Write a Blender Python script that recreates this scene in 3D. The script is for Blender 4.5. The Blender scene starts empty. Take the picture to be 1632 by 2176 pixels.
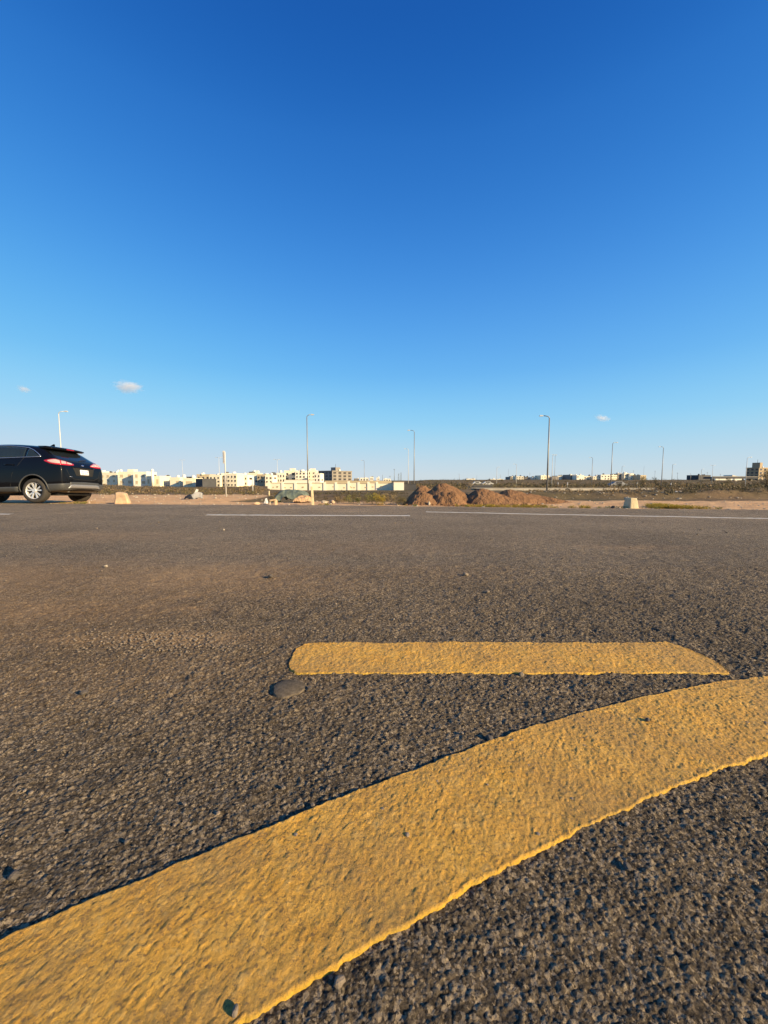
import bpy, bmesh, math, random
import numpy as np
from mathutils import Vector, Matrix, bvhtree

random.seed(7)
RNG = np.random.default_rng(11)
scene = bpy.context.scene
COL = scene.collection

# ------------------------------------------------------------------ camera
CAM_H = 0.67
F = 820.0                                   # focal length in photo pixels (1632 x 2176)
TILT = math.atan(66.0 / F)
cam_data = bpy.data.cameras.new('camera')
cam = bpy.data.objects.new('camera', cam_data)
COL.objects.link(cam)
cam.location = (0, 0, CAM_H)
cam.rotation_euler = (math.pi / 2 - TILT, 0, 0)
cam_data.sensor_fit = 'VERTICAL'
cam_data.sensor_height = 36.0
cam_data.lens = 36.0 * F / 2176.0
cam_data.clip_start = 0.02
cam_data.clip_end = 20000
scene.camera = cam

# ------------------------------------------------------------------ world, sun, exposure
SUN_AZ = math.radians(119)                  # clockwise from +Y
SUN_EL = math.radians(19)
world = bpy.data.worlds.new('World')
scene.world = world
world.use_nodes = True
wn = world.node_tree
wn.nodes.clear()
sky = wn.nodes.new('ShaderNodeTexSky')
sky.sky_type = 'NISHITA'
sky.sun_disc = False
sky.sun_elevation = SUN_EL
sky.sun_rotation = SUN_AZ
sky.altitude = 600
sky.air_density = 1.0
sky.dust_density = 0.3
sky.ozone_density = 4.0
EXPOSURE = 0.85
# the camera's tone curve on the sky: out = top * (1 - exp(-gain * sky ** power)) for each channel
BG_STRENGTH = 0.1
sep = wn.nodes.new('ShaderNodeSeparateColor'); com = wn.nodes.new('ShaderNodeCombineColor')
wn.links.new(sky.outputs[0], sep.inputs[0])
def wmath(op, a, b):
    m = wn.nodes.new('ShaderNodeMath'); m.operation = op
    for i, v in enumerate((a, b)):
        if hasattr(v, 'links'): wn.links.new(v, m.inputs[i])
        else: m.inputs[i].default_value = v
    return m.outputs[0]
for ch, (top, power, gain) in enumerate(((0.62, 1.95, 27.0), (0.72, 1.80, 31.5), (0.88, 1.58, 23.5))):
    v = wmath('POWER', wmath('MULTIPLY', sep.outputs[ch], 0.06), power)
    v = wmath('POWER', math.e, wmath('MULTIPLY', v, -gain))
    v = wmath('MULTIPLY', wmath('SUBTRACT', 1.0, v), top / (BG_STRENGTH * 2 ** EXPOSURE))
    wn.links.new(v, com.inputs[ch])
bg = wn.nodes.new('ShaderNodeBackground')
bg.inputs['Strength'].default_value = BG_STRENGTH
wo = wn.nodes.new('ShaderNodeOutputWorld')
# even part of the clear sky: the same colour all round, paler towards the horizon
geo = wn.nodes.new('ShaderNodeTexCoord'); sxyz = wn.nodes.new('ShaderNodeSeparateXYZ')
wn.links.new(geo.outputs['Generated'], sxyz.inputs[0])
grad = wn.nodes.new('ShaderNodeValToRGB'); grad.color_ramp.interpolation = 'B_SPLINE'
SKY = [(0.0, (0.66, 0.72, 0.745)), (0.026, (0.63, 0.715, 0.75)), (0.09, (0.47, 0.685, 0.86)), (0.144, (0.355, 0.68, 0.94)), (0.255, (0.175, 0.50, 0.945)), (0.441, (0.068, 0.31, 0.80)), (0.633, (0.021, 0.165, 0.55)), (0.742, (0.0105, 0.107, 0.42)), (1.0, (0.007, 0.07, 0.32))]
while len(grad.color_ramp.elements) < len(SKY): grad.color_ramp.elements.new(0.5)
for e, (p_, c_) in zip(grad.color_ramp.elements, SKY):
    e.position = p_; e.color = (*c_, 1)
wn.links.new(sxyz.outputs[2], grad.inputs[0])
smix = wn.nodes.new('ShaderNodeMix'); smix.data_type = 'RGBA'; smix.inputs[0].default_value = 0.68
wn.links.new(com.outputs[0], smix.inputs[6])
gsc = wn.nodes.new('ShaderNodeVectorMath'); gsc.operation = 'SCALE'; gsc.inputs['Scale'].default_value = 1.0 / (BG_STRENGTH * 2 ** EXPOSURE)
wn.links.new(grad.outputs[0], gsc.inputs[0]); wn.links.new(gsc.outputs[0], smix.inputs[7])
wn.links.new(smix.outputs[2], bg.inputs['Color'])
wn.links.new(bg.outputs[0], wo.inputs['Surface'])

sd = bpy.data.lights.new('sun', 'SUN')
sd.energy = 5.0
sd.angle = math.radians(0.55)
sd.color = (1.0, 0.78, 0.45)
sun = bpy.data.objects.new('sun', sd)
COL.objects.link(sun)
SUNV = Vector((math.sin(SUN_AZ) * math.cos(SUN_EL), math.cos(SUN_AZ) * math.cos(SUN_EL), math.sin(SUN_EL)))
sun.rotation_euler = SUNV.to_track_quat('Z', 'Y').to_euler()
sun.location = SUNV * 60

scene.view_settings.view_transform = 'Standard'
scene.view_settings.look = 'None'
scene.view_settings.exposure = EXPOSURE
scene.view_settings.gamma = 1.0
scene.cycles.volume_bounces = 6

# ------------------------------------------------------------------ helpers
ct, st = math.cos(TILT), math.sin(TILT)
def at(x, y, Y):
    """point seen at photo pixel x, y that stands Y metres ahead"""
    cx, cy = (x - 816.0) / F, (1088.0 - y) / F
    t = Y / (ct + cy * st)
    return Vector((cx * t, Y, CAM_H + t * (-st + cy * ct)))
def gnd(x, y, z=0.0):
    """ground point at height z seen at pixel x, y"""
    cx, cy = (x - 816.0) / F, (1088.0 - y) / F
    t = (z - CAM_H) / (-st + cy * ct)
    return Vector((cx * t, t * (ct + cy * st), z))

def link(o, parent=None):
    COL.objects.link(o)
    if parent: o.parent = parent
    return o
def tag(o, label=None, cat=None, group=None, kind=None):
    if label: o['label'] = label
    if cat: o['category'] = cat
    if group: o['group'] = group
    if kind: o['kind'] = kind
    return o
def empty(name, loc, rz=0.0):
    o = bpy.data.objects.new(name, None)
    o.empty_display_size = 0.1
    o.location = loc
    o.rotation_euler = (0, 0, rz)
    return link(o)
def mesh_np(name, V, Fc, mat, parent=None, smooth=True):
    V = np.asarray(V, dtype=np.float32); Fc = np.asarray(Fc, dtype=np.int32)
    k = Fc.shape[1]
    me = bpy.data.meshes.new(name)
    me.vertices.add(len(V)); me.vertices.foreach_set('co', V.ravel())
    me.loops.add(Fc.size); me.loops.foreach_set('vertex_index', Fc.ravel())
    me.polygons.add(len(Fc))
    me.polygons.foreach_set('loop_start', np.arange(0, Fc.size, k, dtype=np.int32))
    me.polygons.foreach_set('loop_total', np.full(len(Fc), k, dtype=np.int32))
    me.polygons.foreach_set('use_smooth', np.full(len(Fc), smooth, dtype=bool))
    me.update(calc_edges=True); me.validate()
    if mat: me.materials.append(mat)
    o = bpy.data.objects.new(name, me)
    return link(o, parent)
def grid_faces(nr, nc):
    i = np.arange((nr - 1))[:, None] * nc + np.arange(nc - 1)[None, :]
    i = i.ravel()
    return np.stack([i, i + 1, i + nc + 1, i + nc], 1)
def mesh_obj(name, bm, mat, parent=None, smooth=False):
    me = bpy.data.meshes.new(name)
    bm.normal_update(); bm.to_mesh(me); bm.free()
    if mat: me.materials.append(mat)
    if smooth:
        for p in me.polygons: p.use_smooth = True
    return link(bpy.data.objects.new(name, me), parent)
def add_box(bm, c, s, rz=0.0, taper=1.0):
    M = Matrix.Translation(c) @ Matrix.Rotation(rz, 4, 'Z')
    vs = []
    for dz in (-1, 1):
        k = taper if dz > 0 else 1.0
        for dx, dy in ((-1, -1), (1, -1), (1, 1), (-1, 1)):
            vs.append(bm.verts.new(M @ Vector((dx * s[0] / 2 * k, dy * s[1] / 2 * k, dz * s[2] / 2))))
    for f in ((3, 2, 1, 0), (4, 5, 6, 7), (0, 1, 5, 4), (1, 2, 6, 5), (2, 3, 7, 6), (3, 0, 4, 7)):
        bm.faces.new([vs[i] for i in f])
def box(name, c, s, mat, parent=None, rz=0.0, taper=1.0, bevel=0.0):
    bm = bmesh.new(); add_box(bm, c, s, rz, taper)
    if bevel: bmesh.ops.bevel(bm, geom=bm.edges[:], offset=bevel, segments=2, affect='EDGES', profile=0.6)
    return mesh_obj(name, bm, mat, parent)
def add_tube(bm, pts, rad, n=8, cap=True):
    pts = [Vector(p) for p in pts]
    if not hasattr(rad, '__len__'): rad = [rad] * len(pts)
    rings = []
    for i, p in enumerate(pts):
        d = (pts[min(i + 1, len(pts) - 1)] - pts[max(i - 1, 0)]).normalized()
        a = d.orthogonal().normalized() if abs(d.z) < 0.99 else Vector((1, 0, 0))
        if i and rings:
            a = (prev - d * prev.dot(d)).normalized()
        prev = a; b = d.cross(a)
        rings.append([bm.verts.new(p + (a * math.cos(2 * math.pi * k / n) + b * math.sin(2 * math.pi * k / n)) * rad[i]) for k in range(n)])
    for r0, r1 in zip(rings, rings[1:]):
        for k in range(n):
            bm.faces.new((r0[k], r0[(k + 1) % n], r1[(k + 1) % n], r1[k]))
    if cap:
        bm.faces.new(rings[0][::-1]); bm.faces.new(rings[-1])
def tube(name, pts, rad, mat, parent=None, n=8, smooth=True):
    bm = bmesh.new(); add_tube(bm, pts, rad, n)
    return mesh_obj(name, bm, mat, parent, smooth)

# ---- noise in numpy
def hsh(ix, iy, s=0):
    n = (ix.astype(np.int64) * 374761393 + iy.astype(np.int64) * 668265263 + s * 974634777) & 0x7fffffff
    n = ((n ^ (n >> 13)) * 1274126177) & 0x7fffffff
    n = (n ^ (n >> 16)) & 0xffffff
    return n / float(0xffffff)
def vnoise(x, y, s=0):
    ix, iy = np.floor(x), np.floor(y)
    fx, fy = x - ix, y - iy
    fx = fx * fx * (3 - 2 * fx); fy = fy * fy * (3 - 2 * fy)
    a, b = hsh(ix, iy, s), hsh(ix + 1, iy, s)
    c, d = hsh(ix, iy + 1, s), hsh(ix + 1, iy + 1, s)
    return (a + (b - a) * fx) + ((c + (d - c) * fx) - (a + (b - a) * fx)) * fy
def fbm(x, y, o=4, s=0):
    r = 0; a = 0.5
    for k in range(o):
        r = r + a * (vnoise(x, y, s + k * 17) - 0.5)
        x = x * 2.03 + 5.1; y = y * 2.03 + 1.7; a *= 0.5
    return r
def worley(x, y, s=0):
    ix, iy = np.floor(x), np.floor(y)
    d1 = np.full(x.shape, 9.0); idv = np.zeros(x.shape)
    for ox in (-1, 0, 1):
        for oy in (-1, 0, 1):
            jx, jy = ix + ox, iy + oy
            px = jx + hsh(jx, jy, s); py = jy + hsh(jx, jy, s + 5)
            d = (x - px) ** 2 + (y - py) ** 2
            m = d < d1
            d1 = np.where(m, d, d1); idv = np.where(m, hsh(jx, jy, s + 9), idv)
    return np.sqrt(d1), idv
def interp(x, pts):
    p = np.array(pts, dtype=float)
    return np.interp(x, p[:, 0], p[:, 1])
def sstep(a, b, x):
    t = np.clip((x - a) / (b - a), 0, 1)
    return t * t * (3 - 2 * t)

# ------------------------------------------------------------------ materials
class NT:
    def __init__(s, name):
        s.m = bpy.data.materials.new(name); s.m.use_nodes = True
        s.t = s.m.node_tree; s.n = s.t.nodes; s.l = s.t.links
        s.b = s.n['Principled BSDF']
        s.co = s.n.new('ShaderNodeTexCoord')
    def tex(s, scale, detail=4, rough=0.6, kind='noise', vec=None, dist=0.0):
        if kind == 'noise':
            t = s.n.new('ShaderNodeTexNoise'); t.inputs['Detail'].default_value = detail
            t.inputs['Roughness'].default_value = rough; t.inputs['Distortion'].default_value = dist
        else:
            t = s.n.new('ShaderNodeTexVoronoi'); t.feature = kind
        t.inputs['Scale'].default_value = scale
        s.l.new(vec or s.co.outputs['Object'], t.inputs['Vector'])
        return t
    def mapping(s, scale, rot=(0, 0, 0), loc=(0, 0, 0)):
        mp = s.n.new('ShaderNodeMapping'); mp.inputs['Scale'].default_value = scale
        mp.inputs['Rotation'].default_value = rot; mp.inputs['Location'].default_value = loc
        s.l.new(s.co.outputs['Object'], mp.inputs['Vector']); return mp.outputs[0]
    def ramp(s, src, stops):
        r = s.n.new('ShaderNodeValToRGB')
        while len(r.color_ramp.elements) < len(stops): r.color_ramp.elements.new(0.5)
        for e, (p, c) in zip(r.color_ramp.elements, stops):
            e.position = p; e.color = (c, c, c, 1) if not hasattr(c, '__len__') else (*c, 1)
        s.l.new(src, r.inputs[0]); return r.outputs[0]
    def mix(s, fac, a, b, mode='MIX'):
        m = s.n.new('ShaderNodeMix'); m.data_type = 'RGBA'; m.blend_type = mode
        for sock, v in ((m.inputs[0], fac), (m.inputs[6], a), (m.inputs[7], b)):
            if hasattr(v, 'is_linked') or hasattr(v, 'links'): s.l.new(v, sock)
            elif hasattr(v, '__len__'): sock.default_value = (*v, 1)
            else: sock.default_value = v
        return m.outputs[2]
    def math(s, op, a, b=0.0):
        m = s.n.new('ShaderNodeMath'); m.operation = op
        for i, v in enumerate((a, b)):
            if hasattr(v, 'links'): s.l.new(v, m.inputs[i])
            else: m.inputs[i].default_value = v
        return m.outputs[0]
    def attr(s, name):
        a = s.n.new('ShaderNodeAttribute'); a.attribute_name = name; return a
    def bump(s, h, dist, strength=1.0, prev=None):
        b = s.n.new('ShaderNodeBump'); b.inputs['Distance'].default_value = dist
        b.inputs['Strength'].default_value = strength
        s.l.new(h, b.inputs['Height'])
        if prev: s.l.new(prev, b.inputs['Normal'])
        return b.outputs[0]
    def done(s, col=None, rough=0.8, normal=None, metal=0.0, spec=0.5):
        if col is not None:
            if hasattr(col, 'links'): s.l.new(col, s.b.inputs['Base Color'])
            else: s.b.inputs['Base Color'].default_value = (*col, 1)
        if hasattr(rough, 'links'): s.l.new(rough, s.b.inputs['Roughness'])
        else: s.b.inputs['Roughness'].default_value = rough
        s.b.inputs['Metallic'].default_value = metal
        s.b.inputs['Specular IOR Level'].default_value = spec
        if normal: s.l.new(normal, s.b.inputs['Normal'])
        return s.m

def m_simple(name, col, rough=0.7, var=0.15, scale=3.0, metal=0.0, spec=0.5, bump=0.0, bscale=None):
    t = NT(name)
    n = t.tex(scale, 5)
    c = t.mix(t.ramp(n.outputs[0], [(0.3, 0.0), (0.7, 1.0)]), tuple(v * (1 - var) for v in col), tuple(min(1, v * (1 + var)) for v in col))
    nb = None
    if bump: nb = t.bump(t.tex(bscale or scale * 6, 5).outputs[0], bump)
    return t.done(c, rough, nb, metal, spec)

def m_asphalt():
    t = NT('asphalt')
    v = t.tex(150, kind='F1'); v2 = t.tex(330, kind='F1')
    n1 = t.tex(70, 8, 0.78); n2 = t.tex(9, 5, 0.6); n3 = t.tex(0.8, 4, 0.55); n4 = t.tex(420, 3, 0.6); n5 = t.tex(24, 7, 0.8)
    sep = t.n.new('ShaderNodeSeparateColor'); t.l.new(v.outputs['Color'], sep.inputs[0])
    sep2 = t.n.new('ShaderNodeSeparateColor'); t.l.new(v2.outputs['Color'], sep2.inputs[0])
    dark, mid, pale = (0.032, 0.0255, 0.018), (0.20, 0.157, 0.105), (0.60, 0.47, 0.315)
    c = t.mix(t.ramp(n1.outputs[0], [(0.43, 0.0), (0.57, 1.0)]), dark, mid)
    # worn raised stones show pale, hollows hold dark bitumen
    hgt = t.attr('stone_top')
    tn = t.attr('tone')
    st = t.ramp(tn.outputs['Fac'], [(0.0, (0.11, 0.09, 0.064)), (0.35, (0.25, 0.20, 0.138)), (0.7, (0.40, 0.315, 0.21)), (1.0, (0.64, 0.52, 0.36))])
    c = t.mix(t.math('MULTIPLY', hgt.outputs['Fac'], t.ramp(n4.outputs[0], [(0.38, 0.35), (0.60, 0.95)])), c, st)
    c = t.mix(t.ramp(sep.outputs[1], [(0.78, 0.0), (0.81, 0.9)]), c, pale)
    c = t.mix(t.ramp(sep2.outputs[1], [(0.84, 0.0), (0.88, 0.8)]), c, pale)
    c = t.mix(t.ramp(sep2.outputs[0], [(0.78, 0.0), (0.82, 0.75)]), c, (0.015, 0.013, 0.011))
    c = t.mix(t.ramp(n5.outputs[0], [(0.50, 0.0), (0.62, 0.5)]), c, (0.27, 0.212, 0.14))
    c = t.mix(t.ramp(n5.outputs[0], [(0.36, 0.55), (0.46, 0.0)]), c, (0.03, 0.025, 0.019))
    # dust blown on the lot
    dust = t.attr('dust')
    dn = t.ramp(n1.outputs[0], [(0.38, 0.0), (0.60, 1.0)])
    df = t.math('MULTIPLY', dust.outputs['Fac'], t.math('ADD', t.math('MULTIPLY', dn, 0.75), 0.25))
    c = t.mix(df, c, (0.56, 0.36, 0.19))
    c = t.mix(1.0, c, t.ramp(n3.outputs[0], [(0.35, 0.82), (0.7, 1.12)]), 'MULTIPLY')
    c = t.mix(1.0, c, t.ramp(n2.outputs[0], [(0.3, 0.82), (0.72, 1.15)]), 'MULTIPLY')
    b = t.bump(n4.outputs[0], 0.0015, 0.8)
    b = t.bump(v.outputs['Distance'], 0.004, 0.8, b)
    b = t.bump(n1.outputs[0], 0.016, 1.0, b)
    b = t.bump(n5.outputs[0], 0.032, 1.0, b)
    return t.done(c, 0.85, b, spec=0.25)

def m_yellow():
    t = NT('yellow_thermoplastic')
    n1 = t.tex(1.0, 6, 0.65, vec=t.mapping((60, 22, 60), (0, 0, 0.45)))
    n2 = t.tex(14, 5, 0.6); n3 = t.tex(160, 4, 0.6); n4 = t.tex(3.0, 3)
    c = t.mix(t.ramp(n2.outputs[0], [(0.25, 0.0), (0.75, 1.0)]), (0.74, 0.365, 0.035), (0.88, 0.50, 0.085))
    c = t.mix(t.ramp(n1.outputs[0], [(0.52, 0.0), (0.78, 0.55)]), c, (0.30, 0.175, 0.055))
    c = t.mix(t.ramp(n3.outputs[0], [(0.54, 0.0), (0.66, 0.8)]), c, (0.13, 0.085, 0.04))
    n6 = t.tex(45, 8, 0.8)
    c = t.mix(t.ramp(n6.outputs[0], [(0.52, 0.0), (0.66, 0.75)]), c, (0.88, 0.56, 0.16))
    c = t.mix(t.ramp(n6.outputs[0], [(0.34, 0.75), (0.45, 0.0)]), c, (0.20, 0.12, 0.04))
    c = t.mix(t.ramp(n4.outputs[0], [(0.40, 0.0), (0.68, 0.7)]), c, (0.50, 0.285, 0.075))
    wear = t.attr('wear')
    c = t.mix(t.math('MULTIPLY', wear.outputs['Fac'], 0.42), c, (0.30, 0.19, 0.075))
    rim = t.attr('rim')
    c = t.mix(rim.outputs['Fac'], c, (0.78, 0.50, 0.03))  # cleaner paint on the lower rim, with caught sunlight put into its colour
    b = t.bump(n3.outputs[0], 0.004, 1.0)
    b = t.bump(n6.outputs[0], 0.010, 1.0, b)
    b = t.bump(n1.outputs[0], 0.006, 0.8, b)
    return t.done(c, 0.62, b, spec=0.4)

def m_white_line():
    t = NT('white_road_paint')
    n1 = t.tex(30, 6, 0.7); n2 = t.tex(4, 4)
    c = t.mix(t.ramp(n1.outputs[0], [(0.45, 0.0), (0.75, 0.6)]), (0.56, 0.52, 0.45), (0.20, 0.17, 0.13))
    c = t.mix(t.ramp(n2.outputs[0], [(0.45, 0.0), (0.8, 0.5)]), c, (0.5, 0.43, 0.34))
    return t.done(c, 0.6, t.bump(n1.outputs[0], 0.002))

def m_ground():
    t = NT('bare_ground')
    n1 = t.tex(1.2, 8, 0.7); n2 = t.tex(9, 8, 0.7); n3 = t.tex(0.15, 6, 0.6); v = t.tex(6, kind='F1')
    sand = t.mix(t.ramp(n1.outputs[0], [(0.3, 0.0), (0.7, 1.0)]), (0.52, 0.30, 0.15), (0.74, 0.47, 0.25))
    sand = t.mix(t.ramp(n2.outputs[0], [(0.55, 0.0), (0.75, 0.6)]), sand, (0.80, 0.60, 0.37))
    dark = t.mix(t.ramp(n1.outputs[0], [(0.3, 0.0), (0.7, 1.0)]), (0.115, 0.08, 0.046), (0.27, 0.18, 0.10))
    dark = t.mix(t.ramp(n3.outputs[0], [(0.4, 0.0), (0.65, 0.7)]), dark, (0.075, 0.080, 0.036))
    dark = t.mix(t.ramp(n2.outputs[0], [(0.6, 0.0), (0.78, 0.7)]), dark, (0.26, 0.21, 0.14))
    a = t.attr('soil')  # dark earth mask, also carrying the painted shade of the ditch
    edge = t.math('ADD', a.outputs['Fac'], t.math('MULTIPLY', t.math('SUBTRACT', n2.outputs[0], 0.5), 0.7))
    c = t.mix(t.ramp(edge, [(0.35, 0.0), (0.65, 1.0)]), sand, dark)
    b = t.bump(n2.outputs[0], 0.06, 0.8)
    b = t.bump(n1.outputs[0], 0.12, 0.7, b)
    return t.done(c, 0.95, b, spec=0.1)

def m_soil(name, c0, c1):
    t = NT(name)
    n1 = t.tex(3.5, 7, 0.7); n2 = t.tex(30, 6, 0.7); v = t.tex(22, kind='F1')
    c = t.mix(t.ramp(n1.outputs[0], [(0.3, 0.0), (0.7, 1.0)]), c0, c1)
    c = t.mix(t.ramp(n2.outputs[0], [(0.6, 0.0), (0.8, 0.6)]), c, tuple(min(1, x * 1.7) for x in c1))
    b = t.bump(n2.outputs[0], 0.02, 0.9); b = t.bump(v.outputs['Distance'], 0.03, 0.7, b)
    return t.done(c, 0.95, b, spec=0.1)

def m_leaf(name, c0, c1):
    t = NT(name)
    r = t.n.new('ShaderNodeNewGeometry')
    c = t.mix(r.outputs['Random Per Island'], c0, c1)
    t.done(c, 0.7, spec=0.25)
    tr = t.n.new('ShaderNodeBsdfTranslucent'); t.l.new(c, tr.inputs['Color'])
    mx = t.n.new('ShaderNodeMixShader'); mx.inputs[0].default_value = 0.25
    t.l.new(t.b.outputs[0], mx.inputs[1]); t.l.new(tr.outputs[0], mx.inputs[2])
    t.l.new(mx.outputs[0], t.n['Material Output'].inputs['Surface'])
    return t.m

def m_paint():
    t = NT('black_car_paint')
    n = t.tex(900, 2)
    c = t.mix(n.outputs[0], (0.003, 0.0033, 0.0045), (0.005, 0.0055, 0.0075))
    t.done(c, 0.3, spec=0.05)
    t.b.inputs['Coat Weight'].default_value = 0.38
    t.b.inputs['Coat Roughness'].default_value = 0.04
    return t.m
def m_glass(name, tint=(0.02, 0.03, 0.035), alpha=0.72):
    t = NT(name)
    n = t.tex(2.0, 2)
    c = t.mix(n.outputs[0], tint, tuple(v * 1.3 for v in tint))
    t.done(c, 0.05, spec=0.6)
    tr = t.n.new('ShaderNodeBsdfTransparent'); tr.inputs['Color'].default_value = (0.35, 0.5, 0.5, 1)
    mx = t.n.new('ShaderNodeMixShader'); mx.inputs[0].default_value = alpha
    t.l.new(tr.outputs[0], mx.inputs[1]); t.l.new(t.b.outputs[0], mx.inputs[2])
    t.l.new(mx.outputs[0], t.n['Material Output'].inputs['Surface'])
    return t.m

M = {
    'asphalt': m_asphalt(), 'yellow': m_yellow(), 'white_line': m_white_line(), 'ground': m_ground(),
    'plug': m_simple('smooth_asphalt_plug', (0.15, 0.12, 0.086), 1.0, 0.35, 90, spec=0.0, bump=0.004, bscale=300),
    'mound': m_soil('red_brown_earth', (0.165, 0.09, 0.047), (0.29, 0.16, 0.082)),
    'stone': m_simple('pale_stone', (0.42, 0.35, 0.26), 0.9, 0.3, 14, bump=0.01, bscale=60),
    'pebble': m_simple('brown_pebble', (0.22, 0.17, 0.12), 0.85, 0.35, 60, bump=0.002, bscale=300),
    'pebble_dark': m_simple('dark_pebble', (0.085, 0.07, 0.058), 0.85, 0.35, 60, bump=0.002, bscale=300),
    'concrete': m_simple('cream_concrete', (0.60, 0.49, 0.30), 0.9, 0.2, 5, bump=0.012, bscale=40),
    'rose_stone': m_simple('rose_boulder', (0.52, 0.36, 0.22), 0.9, 0.25, 5, bump=0.015, bscale=30),
    'cream': m_simple('cream_render', (0.82, 0.73, 0.54), 0.9, 0.08, 0.25),
    'white': m_simple('white_render', (0.84, 0.77, 0.62), 0.9, 0.07, 0.25),
    'tan': m_simple('tan_render', (0.52, 0.42, 0.27), 0.9, 0.1, 0.3),
    'brown': m_simple('brown_stone_cladding', (0.36, 0.275, 0.175), 0.9, 0.1, 0.3),
    'grey': m_simple('grey_render', (0.27, 0.24, 0.205), 0.9, 0.12, 0.3),
    'dark_grey': m_simple('dark_grey_cladding', (0.055, 0.055, 0.06), 0.8, 0.2, 0.6),
    'window': m_simple('far_window', (0.05, 0.045, 0.045), 0.3, 0.2, 1.0),
    'tank': m_simple('water_tank_white', (0.82, 0.76, 0.64), 0.6, 0.06, 1.0),
    'tank_dark': m_simple('rooftop_dark', (0.07, 0.065, 0.06), 0.7, 0.2, 1.0),
    'steel': m_simple('galvanised_steel', (0.27, 0.255, 0.235), 0.5, 0.12, 2.0, metal=0.35),
    'pale_steel': m_simple('pale_painted_steel', (0.55, 0.53, 0.49), 0.5, 0.08, 2.0),
    'pylon': m_simple('haze_tinted_steel', (0.22, 0.27, 0.32), 0.6, 0.1, 2.0),  # steel tinted blue in place of distance haze
    'lamp_glass': m_simple('lamp_lens', (0.75, 0.74, 0.70), 0.3, 0.05, 5.0),
    'road': m_simple('far_road_asphalt', (0.11, 0.10, 0.09), 0.9, 0.2, 0.6),
    'kerb': m_simple('kerb_concrete', (0.46, 0.40, 0.31), 0.9, 0.25, 1.0),
    'tarp': m_simple('green_tarpaulin', (0.125, 0.15, 0.115), 0.75, 0.45, 6.0),
    'plastic_grey': m_simple('grey_plastic', (0.25, 0.25, 0.26), 0.6, 0.2, 12.0),
    'plastic_black': m_simple('black_plastic', (0.02, 0.02, 0.02), 0.5, 0.2, 12.0),
    'plastic_white': m_simple('white_plastic', (0.62, 0.60, 0.56), 0.5, 0.08, 12.0),
    'bark': m_simple('bark', (0.10, 0.075, 0.05), 0.95, 0.3, 12.0),
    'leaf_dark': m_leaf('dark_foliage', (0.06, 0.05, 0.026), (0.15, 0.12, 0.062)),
    'leaf_olive': m_leaf('olive_foliage', (0.085, 0.075, 0.032), (0.21, 0.165, 0.075)),
    'leaf_brown': m_leaf('dry_scrub', (0.10, 0.065, 0.035), (0.33, 0.235, 0.125)),
    'leaf_yellow': m_leaf('yellow_weed', (0.24, 0.19, 0.03), (0.50, 0.36, 0.06)),
    'leaf_green': m_leaf('green_weed', (0.10, 0.11, 0.03), (0.30, 0.27, 0.08)),
    'leaf_straw': m_leaf('straw', (0.22, 0.16, 0.07), (0.42, 0.31, 0.15)),
    'paint': m_paint(), 'glass': m_glass('tinted_glass'), 'rear_glass': m_glass('rear_glass', (0.01, 0.014, 0.018), 0.92),
    'cladding': m_simple('grey_cladding', (0.055, 0.056, 0.056), 0.55, 0.1, 20.0),
    'silver': m_simple('silver_trim', (0.30, 0.30, 0.31), 0.4, 0.05, 20.0, metal=0.5),
    'chrome': m_simple('chrome_trim', (0.55, 0.57, 0.62), 0.22, 0.04, 20.0, metal=0.9),
    'alloy': m_simple('alloy_rim', (0.70, 0.69, 0.68), 0.35, 0.05, 20.0, metal=0.45),
    'tyre': m_simple('tyre_rubber', (0.038, 0.033, 0.028), 0.85, 0.25, 14.0),
    'arch': m_simple('wheel_arch_liner', (0.012, 0.012, 0.012), 0.9, 0.2, 14.0),
    'red_lens': m_simple('red_lens', (0.42, 0.012, 0.03), 0.15, 0.1, 20.0),
    'white_lens': m_simple('white_lens', (0.50, 0.36, 0.34), 0.2, 0.06, 40.0),
    'plate': m_simple('number_plate_white', (0.85, 0.85, 0.85), 0.4, 0.03, 20.0),
    'plate_ink': m_simple('number_plate_ink', (0.10, 0.13, 0.30), 0.5, 0.1, 20.0),
}

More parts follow.
